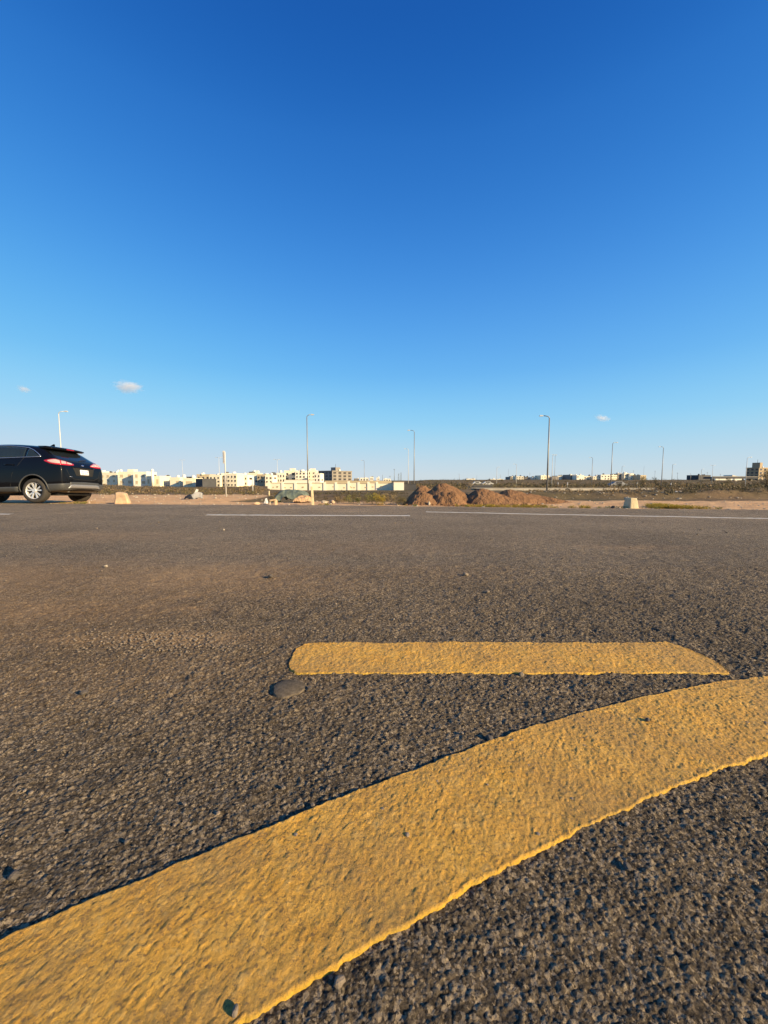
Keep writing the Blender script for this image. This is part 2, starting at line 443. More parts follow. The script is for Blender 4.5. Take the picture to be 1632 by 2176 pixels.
# ------------------------------------------------------------------ asphalt lot
EDGE = [(-80, 12.3), (-11.9, 12.0), (-5.7, 11.3), (-1.6, 11.0), (1.07, 10.55), (4.6, 9.85), (9.3, 9.3), (30, 7.2), (80, 5)]
def edge_y(X): return interp(X, EDGE)
def asph_h(X, Y, cell):
    """relief of the asphalt, how far a stone stands out (0..1) and the tone of that stone"""
    wx, wy = X + 0.0035 * fbm(X / 0.008, Y / 0.008, 2, 101), Y + 0.0035 * fbm(X / 0.010, Y / 0.010, 2, 111)
    d1, i1 = worley(wx / 0.0062, wy / 0.0056, 3)
    d2, i2 = worley(wx / 0.0120 + 3.7, wy / 0.0108 + 1.3, 13)
    s1 = sstep(0.62, 0.30, d1) * (0.30 + 0.70 * i1)
    s2 = sstep(0.52, 0.30, d2) * (i2 > 0.45) * (0.45 + 0.55 * i2)
    w1 = np.clip(1.9 - cell / 0.0036, 0, 1); w2 = np.clip(1.9 - cell / 0.0075, 0, 1)
    nr = np.clip(cell / 0.0046, 0.30, 1.0)
    a = 0.0017 * (s1 - 0.3) * w1 + 0.0036 * (s2 - 0.15) * w2 * nr
    a += 0.0070 * nr * fbm(X / 0.020, Y / 0.017, 3, 7) * np.clip(1.9 - cell / 0.009, 0, 1)
    a += 0.0120 * fbm(X / 0.055, Y / 0.05, 2, 17) * np.clip(1.9 - cell / 0.020, 0, 1) * np.clip(cell / 0.006, 0.15, 1)
    a += 0.006 * fbm(X / 0.10, Y / 0.10, 2, 21) * np.clip(1.8 - cell / 0.03, 0, 1)
    a += 0.010 * fbm(X / 0.9, Y / 0.9, 2, 31)
    top = np.maximum(s1 * w1, s2 * w2); top = top + (1 - np.maximum(w1, w2)) * 0.42
    tone = np.where(s2 * w2 > s1 * w1, i2 * 7.31 % 1.0, i1 * 5.77 % 1.0)
    return a, top, tone
DUST = [(-1.25, 2.6, 1.1, 0.55, 0.85), (-1.75, 2.0, 0.9, 0.32, 0.85), (-0.95, 1.62, 0.42, 0.10, 1.0), (-1.3, 1.58, 0.35, 0.07, 0.95), (-1.15, 2.18, 0.20, 0.06, 0.95), (-1.1, 2.0, 0.28, 0.05, 0.85), (-1.45, 1.62, 0.6, 0.25, 0.6),
        (-2.6, 2.6, 1.2, 0.7, 0.8), (2.6, 3.9, 0.8, 0.16, 0.45), (-3.8, 4.6, 1.8, 0.6, 0.5), (-0.6, 3.9, 1.8, 0.6, 0.4), (-1.0, 1.3, 0.9, 0.35, 0.4), (0.3, 2.8, 0.8, 0.5, 0.3),
        (-2.2, 9.6, 2.2, 0.10, 0.85), (-1.2, 9.0, 1.6, 0.09, 0.75), (-0.6, 8.45, 1.2, 0.08, 0.65), (-2.9, 10.3, 1.6, 0.1, 0.8), (0.2, 10.1, 2.2, 0.10, 0.7), (-2.0, 8.9, 2.8, 0.5, 0.3)]
def dust_mask(X, Y):
    wx = X + 0.5 * fbm(X / 0.6, Y / 0.6, 3, 51); wy = Y + 0.35 * fbm(X / 0.5, Y / 0.5, 3, 61) * np.clip(Y / 3, 0.2, 1)
    d = 0.10 + 0.16 * fbm(X / 1.7, Y / 1.7, 3, 71)
    for cx, cy, rx, ry, k in DUST:
        d = np.maximum(d, k * np.exp(-((wx - cx) / rx) ** 2 - ((wy - cy) / ry) ** 2))
    d = np.maximum(d, 0.75 * sstep(0.55, 0.05, edge_y(X) - Y + 0.5 * fbm(X, Y, 3, 81)))
    return np.clip(d, 0, 1)

def build_lot():
    K = 0.0032
    ys = [0.27]
    while ys[-1] < 8.0: ys.append(ys[-1] * (1 + K * (1 if ys[-1] < 3 else 1.6)))
    ys = np.array([-60, -25, -8, -3, -1.2, -0.4, 0.0, 0.15] + ys)
    tail = np.linspace(0, 1, 60)[1:]
    s = np.linspace(-1, 1, 820)
    outer = np.array([1.25, 1.8, 3, 6, 14, 40])
    YB = np.concatenate([ys, np.full(len(tail), ys[-1])])
    wid = 0.42 + 1.13 * np.maximum(YB, 0.15)
    rows = []
    for r in range(len(YB)):
        w = wid[r]
        o = w * outer; o = np.minimum(o, 80) if True else o
        o[-1] = 80
        rows.append(np.concatenate([-o[::-1], s * w, o]))
    X = np.array(rows)
    Y = np.repeat(YB[:, None], X.shape[1], 1)
    e = edge_y(X) + 0.10 * fbm(X / 0.35, X * 0 + 3.3, 4, 91)
    t = np.concatenate([np.zeros(len(ys)), tail])[:, None]
    base = np.minimum(Y, np.where(t > 0, Y, e - 0.05))
    base = np.minimum(Y, e - 0.3) * (t == 0) + Y * (t > 0)
    Y2 = np.where(t > 0, np.minimum(ys[-1], e - 0.3) + (e - np.minimum(ys[-1], e - 0.3)) * t, base)
    cell = np.maximum(np.abs(np.gradient(X, axis=1)), np.abs(np.gradient(Y2, axis=0)))
    h, st_, tone = asph_h(X, Y2, cell)
    Z = h - 0.02 * sstep(0.8, 0.0, e - Y2)
    # broken edge drops to the soil
    lastZ = Z[-1:].copy() - 0.10
    X = np.vstack([X, X[-1:]]); Y2 = np.vstack([Y2, Y2[-1:] + 0.02]); Z = np.vstack([Z, lastZ]); st_ = np.vstack([st_, st_[-1:]]); tone = np.vstack([tone, tone[-1:]])
    V = np.stack([X.ravel(), Y2.ravel(), Z.ravel()], 1)
    o = mesh_np('asphalt_lot', V, grid_faces(*X.shape), M['asphalt'])
    a = o.data.attributes.new('stone_top', 'FLOAT', 'POINT'); a.data.foreach_set('value', st_.ravel().astype(np.float32))
    a = o.data.attributes.new('tone', 'FLOAT', 'POINT'); a.data.foreach_set('value', tone.ravel().astype(np.float32))
    a = o.data.attributes.new('dust', 'FLOAT', 'POINT'); a.data.foreach_set('value', dust_mask(X, Y2).ravel().astype(np.float32))
    tag(o, kind='structure'); o['label'] = 'dusty dark asphalt car park in the foreground'
    return o
lot = build_lot()

def marking(name, xs, lo, hi, mat, thick, nv, label, rag=0.005, follow=0.45, rim=True):
    """painted band between the curves lo(X) and hi(X), a thick sheet with rounded ragged rims"""
    n = len(xs)
    lo = lo + rag * 2.2 * fbm(xs / 0.016, xs * 0 + 1.5, 3, 3) + rag * 2.4 * fbm(xs / 0.07, xs * 0, 3, 13)
    hi = hi + rag * 2.0 * fbm(xs / 0.02, xs * 0 + 7.5, 3, 5) + rag * 2.4 * fbm(xs / 0.08, xs * 0 + 4, 3, 15)
    v = np.linspace(0, 1, nv)[:, None]
    X = np.repeat(xs[None, :], nv, 0)
    Y = lo[None, :] + (hi - lo)[None, :] * v
    h, stn, _ = asph_h(X, Y, np.maximum(0.0018, 0.0032 * np.abs(Y)))
    Wd = np.maximum(hi - lo, 1e-4)[None, :]
    d = np.minimum(v, 1 - v) * Wd
    prof = np.sqrt(np.clip(d / 0.0032, 0, 1))
    rimh = np.exp(-((d - 0.004) / 0.004) ** 2) * 0.0008
    u_, v_ = (X * 0.86 - Y * 0.5), (X * 0.5 + Y * 0.86)
    u_ = u_ + 0.02 * fbm(X / 0.05, Y / 0.05, 3, 43)
    rip = 0.55 * np.abs(fbm(u_ / 0.014, v_ / 0.034, 3, 41)) * 1.6 + 0.5 * np.abs(fbm(u_ / 0.006, v_ / 0.012, 2, 45)) + 0.4 * (vnoise(X / 0.07, Y / 0.07, 47) - 0.5)
    amp = 0.0 if thick > 0.0061 and not rim else 1.0
    Z = h * follow + thick * prof + rimh - 0.004 * (1 - prof) + 0.0042 * (rip - 0.16) * prof * amp
    V = np.stack([X.ravel(), Y.ravel(), Z.ravel()], 1)
    o = mesh_np(name, V, grid_faces(*X.shape), mat, lot)
    if rim:
        a = o.data.attributes.new('rim', 'FLOAT', 'POINT')
        r = 0.8 * sstep(0.0034, 0.0008, d * np.ones_like(X)) * (v < 0.5)
        a.data.foreach_set('value', r.ravel().astype(np.float32))
        a = o.data.attributes.new('wear', 'FLOAT', 'POINT')
        wr = sstep(0.30, 0.85, stn * 0.55 + 1.5 * fbm(X / 0.09, Y / 0.09, 4, 121) + 0.9 * fbm(X / 0.35, Y / 0.35, 2, 131) + 0.12)
        a.data.foreach_set('value', wr.ravel().astype(np.float32))
    o['label'] = label
    return o

def rowdist(nv):  # unused spacing hook
    return np.linspace(0, 1, nv)

# curved yellow band through the foreground
up = [gnd(*p) for p in ((0, 1998), (250, 1890), (500, 1788), (700, 1704), (940, 1612), (1100, 1556), (1300, 1498), (1500, 1455), (1632, 1436))]
dn = [gnd(*p) for p in ((520, 2176), (700, 2072), (900, 1942), (1100, 1835), (1250, 1762), (1400, 1692), (1632, 1604))]
pu = np.polyfit([p.x for p in up], [p.y for p in up], 3)
pd = np.polyfit([p.x for p in dn], [p.y for p in dn], 2)
def ext(pf, x, a, b):
    y = np.polyval(pf, np.clip(x, a, b)); dp = np.polyder(pf)
    return y + np.where(x < a, (x - a) * np.polyval(dp, a), 0) + np.where(x > b, (x - b) * np.polyval(dp, b), 0)
xs = np.concatenate([np.arange(-1.9, -0.75, 0.01), np.arange(-0.75, 1.6, 0.0026), np.arange(1.6, 4.0, 0.012)])
marking('yellow_line', xs, ext(pd, xs, up[0].x + 0.1, dn[-1].x), ext(pu, xs, up[0].x, up[-1].x), M['yellow'], 0.0048, 120,
        'long curved yellow painted band crossing the foreground')
# short straight bar beyond it
a0, a1 = gnd(612, 1410), gnd(1556, 1430)
yb, yt = gnd(900, 1432.5).y, gnd(900, 1367).y
xs = np.arange(a0.x, 1.232, 0.0035)
mid, half = (yb + yt) / 2, (yt - yb) / 2
el = np.clip((xs - xs[0]) / 0.085, 0, 1); er = np.clip((xs[-1] - xs) / 0.075, 0, 1); er2 = np.clip((xs[-1] - xs) / 0.035, 0, 1)
rl = (1 - (1 - el) ** 2.6) ** (1 / 2.6); rr = (1 - (1 - er) ** 2.2) ** (1 / 2.2)
rr2 = np.sqrt(1 - (1 - er2) ** 2)
k = np.maximum(np.minimum(rl, rr2), 0.02)
marking('yellow_line', xs, mid - half * k, mid + half * np.minimum(rl, 1.5 * rr - 0.5), M['yellow'], 0.0045, 80,
        'short straight yellow painted bar with rounded ends', rag=0.006)
# thin white lines in front of the far edge
def white(xa, ya, xb, yb_, w, label):
    p, q = gnd(xa, ya), gnd(xb, yb_)
    x = np.arange(p.x, q.x, 0.03); y = p.y + (q.y - p.y) * (x - p.x) / (q.x - p.x)
    marking('white_line', x, y - w / 2, y + w / 2, M['white_line'], 0.0062, 9, label, rag=0.012, follow=1.0, rim=False)
white(440, 1094.4, 871, 1096, 0.13, 'white dash painted in front of the dirt mounds')
white(-480, 1090.5, 27, 1092.8, 0.15, 'white dash painted in front of the black car')
white(905, 1088.0, 1900, 1107.5, 0.10, 'long thin solid white line on the right side of the lot')

# round plug let into the asphalt
pc = gnd(614, 1464)
bm = bmesh.new()
ring = []
for k in range(40):
    a = 2 * math.pi * k / 40
    r = 0.052 * (1 + 0.06 * math.sin(3 * a + 1) + 0.04 * math.sin(7 * a) + 0.05 * (random.random() - 0.5))
    ring.append((math.cos(a) * r, math.sin(a) * r))
def ringv(s, z): return [bm.verts.new((pc.x + x * s, pc.y + y * s, z)) for x, y in ring]
R0, R1, R2 = ringv(1.02, -0.004), ringv(1.0, 0.0045), ringv(0.95, 0.0058)
for A, B in ((R0, R1), (R1, R2)):
    for k in range(40): bm.faces.new((A[k], A[(k + 1) % 40], B[(k + 1) % 40], B[k]))
bm.faces.new(R2)
o = mesh_obj('core_plug', bm, M['plug'], lot, True)
o['label'] = 'smooth round grey plug set in the asphalt'

# ------------------------------------------------------------------ terrain
H0 = [(0, -0.03), (9, -0.03), (11, -0.05), (14, -0.085), (20, -0.19), (40, -0.5), (80, -1.0), (150, -1.65), (250, -1.7), (400, -0.8), (700, 0.1), (1500, 2.4), (3000, 2.9), (9000, 3.2)]
LB = [(-400, 0.9), (-60, 0.85), (-43, 0.80), (-36, 0.45), (-29, 0.2), (-23, 0.3), (-20, 0.6), (-17.5, 0.1), (-14, 0), (900, 0)]
def terr(X, Y, detail=True):
    X = np.asarray(X, float); Y = np.asarray(Y, float)
    z = interp(Y, H0)
    th = X / np.maximum(Y, 1)
    # scrubby bank on the left
    z = z + interp(X * 60 / np.maximum(Y, 30), LB) * np.exp(-((Y - 58) / 20) ** 2)
    # long spoil berm on the right
    by = 17.6 + 0.25 * fbm(X / 3, X * 0, 2, 5)
    up_ = sstep(3.8, 7.5, X)
    z = z + up_ * (0.27 + 0.10 * sstep(11, 15, X)) * sstep(by - 0.7, by + 0.5, Y) * sstep(30, 20, Y) * (1 + 0.9 * fbm(X / 0.8, Y / 0.8, 3, 8))
    # ditch in the middle
    z = z - 0.22 * sstep(-7.5, -5.0, X) * sstep(3.0, 1.0, X) * np.exp(-((Y - 17.5) / 2.2) ** 2)
    z = z + 0.14 * sstep(-7.5, -5.0, X) * sstep(3.5, 1.5, X) * np.exp(-((Y - 23) / 2.4) ** 2)
    # scrub hillside on the right
    z = z + sstep(0.02, 0.12, th) * 3.0 * np.exp(-((Y - 290) / 110) ** 2)
    if detail:
        near = sstep(200, 30, Y)
        z = z + near * 0.10 * fbm(X / 1.3, Y / 1.3, 4, 2) * sstep(0.0, 2.0, Y - edge_y(X)) + 0.05 * fbm(X / 0.35, Y / 0.35, 3, 4) * sstep(40, 15, Y) * sstep(0.1, 0.8, Y - edge_y(X))
        z = z + 0.6 * fbm(X / 60, Y / 60, 3, 12) * sstep(40, 160, Y)
    return z
def tz(X, Y): return float(terr(np.array([X]), np.array([Y]))[0])

def build_ground():
    g = [0.0]
    d = 0.05
    while g[-1] < 9000:
        g.append(g[-1] + d); d = max(0.05, g[-1] * 0.017)
    g = np.array(g)
    s = np.linspace(-1, 1, 420)
    X = s[None, :] * (14 + 1.7 * g[:, None])
    Y = edge_y(X) - 0.25 + g[:, None]
    Z = terr(X, Y)
    Z = np.where(g[:, None] < 0.2, Z - 0.05, Z)
    V = np.stack([X.ravel(), Y.ravel(), Z.ravel()], 1)
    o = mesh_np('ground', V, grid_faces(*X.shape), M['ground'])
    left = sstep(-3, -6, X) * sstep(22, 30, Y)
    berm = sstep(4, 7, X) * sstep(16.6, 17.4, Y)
    mid = sstep(-7.5, -5.5, X) * sstep(14.2, 15.6, Y)  # dark soil colour here stands in for the ditch's shade
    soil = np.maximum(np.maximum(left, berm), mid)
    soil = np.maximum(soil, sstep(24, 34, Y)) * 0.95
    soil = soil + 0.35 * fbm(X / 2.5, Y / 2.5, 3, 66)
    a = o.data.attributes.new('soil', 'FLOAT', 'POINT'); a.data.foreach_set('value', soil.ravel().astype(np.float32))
    tag(o, kind='structure'); o['label'] = 'bare sandy waste ground beyond the asphalt'
    return o
ground = build_ground()

# far road along the right with pale kerbs
def ribbon(name, pts, w, dz, mat, parent=None, thick=0.0):
    P = np.array([(p[0], p[1]) for p in pts])
    t = np.linspace(0, 1, 80); L = np.linspace(0, 1, len(P))
    x = np.interp(t, L, P[:, 0]); y = np.interp(t, L, P[:, 1])
    dx, dy = np.gradient(x), np.gradient(y); ln = np.hypot(dx, dy); nx, ny = -dy / ln, dx / ln
    z = terr(x, y, False) + dz
    rows = []
    offs = [(-w / 2, -thick - 0.3), (-w / 2, 0), (w / 2, 0), (w / 2, -thick - 0.3)]
    for o_, zz in offs: rows.append(np.stack([x + nx * o_, y + ny * o_, z + zz], 1))
    V = np.concatenate(rows)
    return mesh_np(name, V, grid_faces(4, 80)[:, ::-1], mat, parent, smooth=False)
rd = [(14, 58), (40, 57), (80, 54), (140, 50)]
road = ribbon('far_road', rd, 7.5, 0.20, M['road']); tag(road, kind='structure')
ribbon('kerb', [(a, b - 3.9) for a, b in rd], 0.3, 0.27, M['kerb'], road)
ribbon('kerb', [(a, b + 3.9) for a, b in rd], 0.3, 0.30, M['kerb'], road)

# ------------------------------------------------------------------ foliage
def leaves(centres, radii, n, size, squash=1.0, up=0.0, seed=0, shell=0.0):
    """n leaf quads spread through ellipsoids; returns verts, faces"""
    rg = np.random.default_rng(seed)
    C = np.array(centres, float).reshape(-1, 3); R = np.array(radii, float).ravel()
    w = R ** 2; idx = rg.choice(len(C), n, p=w / w.sum())
    d = rg.normal(size=(n, 3)); d /= np.linalg.norm(d, axis=1)[:, None]
    r = (shell + (1 - shell) * rg.random(n) ** 0.45) * R[idx]
    P = C[idx] + d * r[:, None] * np.array([1, 1, squash])
    a = rg.normal(size=(n, 3)); a[:, 2] += up * np.abs(rg.normal(size=n)) * 2; a /= np.linalg.norm(a, axis=1)[:, None]
    b = np.cross(a, rg.normal(size=(n, 3))); b /= np.linalg.norm(b, axis=1)[:, None]
    s = size * (0.5 + rg.random(n))[:, None]
    V = np.stack([P - a * s, P - b * s * 0.35, P + a * s, P + b * s * 0.35], 1).reshape(-1, 3)
    return V, np.arange(4 * n).reshape(-1, 4)
def tuft(n, rad, h, width, seed=0, lean=0.5):
    """upright blades / stems with small leaves springing from one base"""
    rg = np.random.default_rng(seed)
    ang = rg.random(n) * 2 * math.pi; r0 = rad * 0.35 * np.sqrt(rg.random(n))
    bx, by = np.cos(ang) * r0, np.sin(ang) * r0
    hh = h * (0.45 + 0.55 * rg.random(n)); ln = lean * rad * (0.3 + rg.random(n))
    tx, ty = bx + np.cos(ang) * ln, by + np.sin(ang) * ln
    pa = rg.random(n) * math.pi; px, py = np.cos(pa) * width, np.sin(pa) * width
    B0 = np.stack([bx - px, by - py, np.zeros(n) - 0.02], 1); B1 = np.stack([bx + px, by + py, np.zeros(n) - 0.02], 1)
    mx, my = bx + (tx - bx) * 0.35, by + (ty - by) * 0.35
    M0 = np.stack([mx - px, my - py, hh * 0.6], 1); M1 = np.stack([mx + px, my + py, hh * 0.6], 1)
    T0 = np.stack([tx, ty, hh], 1)
    V = np.stack([B0, B1, M1, M0, M0, M1, T0, T0 + 1e-4], 1).reshape(-1, 3)
    return V, np.arange(8 * n).reshape(-1, 4)
def cat_mesh(parts):
    V, Fc, k = [], [], 0
    for v, f in parts: V.append(v); Fc.append(f + k); k += len(v)
    return np.concatenate(V), np.concatenate(Fc)

def scatter(name, label, mat, pts, hrange, wid, nleaf, lsize, squash, seed, cat=None):
    rg = np.random.default_rng(seed); parts = []
    P = np.array(pts)
    Z = terr(P[:, 0], P[:, 1])
    for i, (x, y) in enumerate(P):
        h = hrange[0] + (hrange[1] - hrange[0]) * rg.random() ** 2
        n = int(nleaf * (0.6 + 0.8 * rg.random()))
        c = [(x + rg.normal() * wid * h * 0.5, y + rg.normal() * wid * h * 0.4, Z[i] + h * (0.25 + 0.45 * rg.random())) for _ in range(3)]
        parts.append(leaves(c, [h * 0.55 * wid] * 3, n, lsize * h, squash, 0.3, int(rg.integers(1 << 30))))
    V, Fc = cat_mesh(parts)
    o = mesh_np(name, V, Fc, mat, smooth=False)
    tag(o, label, cat or 'scrub', kind='stuff')
    return o
def rnd(n, fx, seed):
    rg = np.random.default_rng(seed); out = []
    while len(out) < n:
        p = fx(rg)
        if p is not None: out.append(p)
    return out

def sector(x0, x1, Y0, Y1):
    def f(rg):
        Y = Y0 * (Y1 / Y0) ** rg.random()
        return ((x0 + (x1 - x0) * rg.random() - 816) / F * Y, Y)
    return f
scatter('dry_scrub', 'dry brown scrub covering the low bank before the left houses', M['leaf_brown'], rnd(900, sector(-80, 570, 27, 62), 1), (0.08, 0.28), 1.6, 26, 0.30, 0.6, 1)
scatter('green_scrub', 'low green scrub below the left houses', M['leaf_olive'], rnd(330, sector(150, 560, 24, 60), 2), (0.08, 0.28), 1.6, 26, 0.28, 0.6, 2)
scatter('ditch_shade_scrub', 'dark scrub added along the ditch before the cream wall as its shade', M['leaf_dark'], rnd(240, sector(560, 866, 19.5, 26), 3), (0.07, 0.20), 1.8, 34, 0.25, 0.6, 3)  # dark foliage added to stand in for shade in the ditch
scatter('berm_scrub', 'brown scrub on the dark earth berm on the right', M['leaf_brown'], rnd(420, sector(1100, 1720, 17.6, 26), 4), (0.06, 0.22), 1.6, 24, 0.28, 0.6, 4)
scatter('berm_weeds', 'dark weeds on the berm at the right end', M['leaf_dark'], rnd(240, sector(1400, 1750, 17.6, 25), 5), (0.08, 0.26), 1.6, 30, 0.26, 0.7, 5)
scatter('hillside_scrub', 'dark scrub covering the far hillside', M['leaf_dark'], rnd(1500, sector(840, 1800, 75, 290), 6), (0.35, 1.1), 1.7, 22, 0.24, 0.8, 6)
scatter('hillside_brush', 'olive brush between the far lamp posts', M['leaf_olive'], rnd(900, sector(860, 1800, 66, 260), 7), (0.3, 1.0), 1.7, 20, 0.24, 0.8, 7)
scatter('hillside_dry_brush', 'dry brown brush on the far hillside', M['leaf_brown'], rnd(1100, sector(840, 1800, 62, 280), 8), (0.3, 1.0), 1.7, 20, 0.24, 0.8, 8)

# shrubs that stand apart by the ditch
def shrub(x, ybase, Y, w, h, mats, label, seed, group='shrubs at the asphalt edge'):
    p = at(x, ybase, Y); z = tz(p.x, Y) - 0.01
    o = empty('shrub', (p.x, Y, z)); tag(o, label, 'shrub', group)
    rg = np.random.default_rng(seed)
    V, Fc = tuft(26, w, h * 0.8, 0.003, seed, 0.9); mesh_np('stem', V, Fc, M['leaf_straw'], o, False)
    cs = [((rg.random() - 0.5) * w * 1.3, (rg.random() - 0.5) * w * 0.8, h * (0.2 + 0.55 * rg.random())) for _ in range(9)]
    V, Fc = leaves(cs, [h * (0.2 + 0.14 * rg.random()) for _ in cs], 700, 0.018, 1.0, 0.5, seed + 1)
    mesh_np('foliage', V, Fc, M[mats], o, False)
    return o
shrub(748, 1074, 12.2, 0.34, 0.30, 'leaf_green', 'low green shrub nearest the cream marker post', 1)
shrub(795, 1074, 11.9, 0.42, 0.42, 'leaf_green', 'tall green shrub between two straw coloured shrubs', 2)
shrub(806, 1072, 11.7, 0.18, 0.42, 'leaf_yellow', 'upright yellow shrub in the middle of the shrub row', 3)
shrub(824, 1073, 11.8, 0.34, 0.36, 'leaf_straw', 'straw coloured shrub right of the yellow shrub', 4)
shrub(850, 1071, 11.6, 0.24, 0.36, 'leaf_olive', 'olive shrub touching the leftmost dirt mound', 5)
shrub(770, 1070, 13.0, 0.5, 0.34, 'leaf_olive', 'wide olive shrub at the back of the shrub row', 6)
shrub(728, 1066, 13.2, 0.4, 0.26, 'leaf_straw', 'straw coloured shrub behind the green shrub beside the post', 7)
shrub(589, 1056, 14.6, 0.22, 0.20, 'leaf_yellow', 'yellow green bush left of the green tarpaulin', 8)

# yellow weeds along the asphalt edge
def weeds(name, label, mat, spots, h, seed):
    rg = np.random.default_rng(seed); parts = []
    for x, d, k in spots:
        for j in range(k):
            xq = (x + rg.normal() * 13 - 816) / F; X = xq * 10.5
            for _ in range(3): X = xq * float(edge_y(X))
            Y = float(edge_y(X)) + d + abs(rg.normal()) * 0.25
            v, f = tuft(16, 0.09, h * (0.5 + rg.random()), 0.004, int(rg.integers(1 << 30)), 1.0)
            v2, f2 = leaves([(0, 0, h * 0.6)], [h * 0.7], 22, 0.014, 0.7, 0.4, int(rg.integers(1 << 30)))
            V, Fc = cat_mesh([(v, f), (v2, f2)])
            parts.append((V + np.array([X, Y, tz(X, Y) - 0.01]), Fc))
    V, Fc = cat_mesh(parts)
    tag(mesh_np(name, V, Fc, mat, smooth=False), label, 'weeds', kind='stuff')
weeds('yellow_weeds', 'yellow weeds at the foot of the dirt mounds', M['leaf_yellow'], [(1000 + 14 * i, 0.08, 5) for i in range(12)] + [(1180, 0.1, 3), (1245, 0.1, 5), (1262, 0.1, 4)], 0.085, 21)
weeds('golden_weeds', 'golden yellow weeds right of the small white stone', M['leaf_yellow'], [(1425 + 6 * i, 0.12, 8) for i in range(12)] + [(1450 + 4 * i, 0.6, 9) for i in range(8)], 0.10, 22)
weeds('green_weeds', 'sparse green weeds along the asphalt edge', M['leaf_green'], [(985 + 60 * i, 0.05, 4) for i in range(10)] + [(115, 0.5, 6), (135, 0.5, 6), (700, 0.1, 5), (870, 0.1, 5)], 0.07, 23)

# trees at the right end
def tree(x, ybase, Y, h, crown_w, label, mat, seed):
    p = at(x, ybase, Y); z = tz(p.x, Y) - 0.2
    o = empty('tree', (p.x, Y, z)); tag(o, label, 'tree', 'trees on the right hillside')
    rg = np.random.default_rng(seed)
    bm = bmesh.new()
    add_tube(bm, [(0, 0, 0), (0.03 * h, 0, 0.25 * h), (0.0, 0.02 * h, 0.6 * h)], [0.045 * h, 0.033 * h, 0.012 * h], 7)
    for k in range(5):
        a = rg.random() * 6.28; s = 0.2 + 0.3 * rg.random()
        add_tube(bm, [(0.02 * h, 0, s * h), (math.cos(a) * crown_w * 0.5, math.sin(a) * crown_w * 0.5, (s + 0.22) * h)], [0.018 * h, 0.005 * h], 5)
    mesh_obj('trunk', bm, M['bark'], o, True)
    cs, rs = [], []
    for k in range(16):
        a = rg.random() * 6.28; t = rg.random()
        r = crown_w * (0.9 - 0.55 * t) * math.sqrt(rg.random())
        cs.append((math.cos(a) * r, math.sin(a) * r, h * (0.25 + 0.66 * t))); rs.append(h * (0.09 + 0.08 * rg.random()))
    V, Fc = leaves(cs, rs, 1500, h * 0.022, 1.0, 0.2, seed + 3)
    mesh_np('crown', V, Fc, M[mat], o, False)
tree(1626, 1045, 78, 4.2, 1.5, 'dark tree in front of the beige block at the right edge', 'leaf_dark', 31)
tree(1655, 1045, 74, 4.6, 1.8, 'dark tree just past the right edge of the picture', 'leaf_dark', 32)
tree(1368, 1040, 110, 3.2, 1.6, 'bushy tree between the two tall lamp posts on the right', 'leaf_olive', 33)
tree(1545, 1038, 120, 3.0, 1.6, 'low tree under the overpass', 'leaf_olive', 34)
tree(1390, 1036, 150, 3.4, 2.0, 'dark tree on the hillside left of the low flat grey house', 'leaf_dark', 35)

# ------------------------------------------------------------------ dirt mounds
def mound(x0, x1, xp, ytop, Y, depth, label, seed, lean=0.0):
    a, b, p = at(x0, 1070, Y), at(x1, 1070, Y), at(xp, ytop, Y)
    base = tz((a.x + b.x) / 2, Y) - 0.08
    h = p.z - base
    nx, ny = 90, 70
    u = np.linspace(-1, 1, nx)[None, :]; v = np.linspace(-1, 1, ny)[:, None]
    cxp = (p.x - a.x) / (b.x - a.x) * 2 - 1
    uu = np.where(u < cxp, (u - cxp) / (1 + cxp), (u - cxp) / (1 - cxp))
    r = np.sqrt(uu ** 2 + (v - lean) ** 2 / (1 + np.abs(lean)) ** 2)
    X = (a.x + b.x) / 2 + u * (b.x - a.x) / 2 + 0 * v; Yg = Y + v * depth + 0 * u
    n = fbm(X / 0.45, Yg / 0.45, 4, seed) ; n2 = fbm(X / 0.09, Yg / 0.09, 3, seed + 3)
    gul = fbm(np.arctan2(v - lean, uu) * 3.5, r * 1.2, 3, seed + 9)
    rw = np.clip(r * (1 + 0.30 * n + 0.25 * gul), 0, 1)
    prof = np.clip(1 - (np.sqrt(rw ** 2 + 0.018) - 0.134) / 0.875, 0, 1)
    Z = h * prof * (1 + 0.28 * gul * np.clip(r, 0, 1)) + 0.13 * n * np.clip(prof * 3, 0, 1) + 0.08 * n2 * np.clip(prof * 4, 0, 1) - 0.05 * (prof <= 0)
    cx, cy = (a.x + b.x) / 2, Y
    V = np.stack([(X - cx).ravel(), (Yg - cy).ravel(), Z.ravel()], 1)
    o = mesh_np('dirt_mound', V, grid_faces(ny, nx), M['mound'])
    o.location = (cx, cy, base)
    tag(o, label, 'mound', 'dirt mounds')
mound(852, 950, 895, 1041, 11.8, 0.75, 'small leftmost red brown dirt mound beside the olive shrub', 1)
mound(875, 1040, 938, 1027, 12.5, 1.1, 'tallest red brown dirt mound', 2)
mound(900, 1000, 945, 1041, 11.7, 0.6, 'low front lobe of earth at the foot of the tallest mound', 6)
mound(965, 1125, 1022, 1037, 12.2, 1.0, 'red brown dirt mound right of the tallest one', 3)
mound(1030, 1185, 1080, 1039, 13.2, 1.1, 'low dirt mound at the right end of the row', 4)
mound(855, 960, 895, 1032, 13.4, 1.0, 'pale dirt mound behind the leftmost mound', 5)
mound(918, 1000, 962, 1045, 11.6, 0.55, 'small earth lobe before the right foot of the tallest mound', 8)
mound(1085, 1240, 1120, 1050, 13.4, 1.0, 'flat spread of earth tailing off to the right', 7)

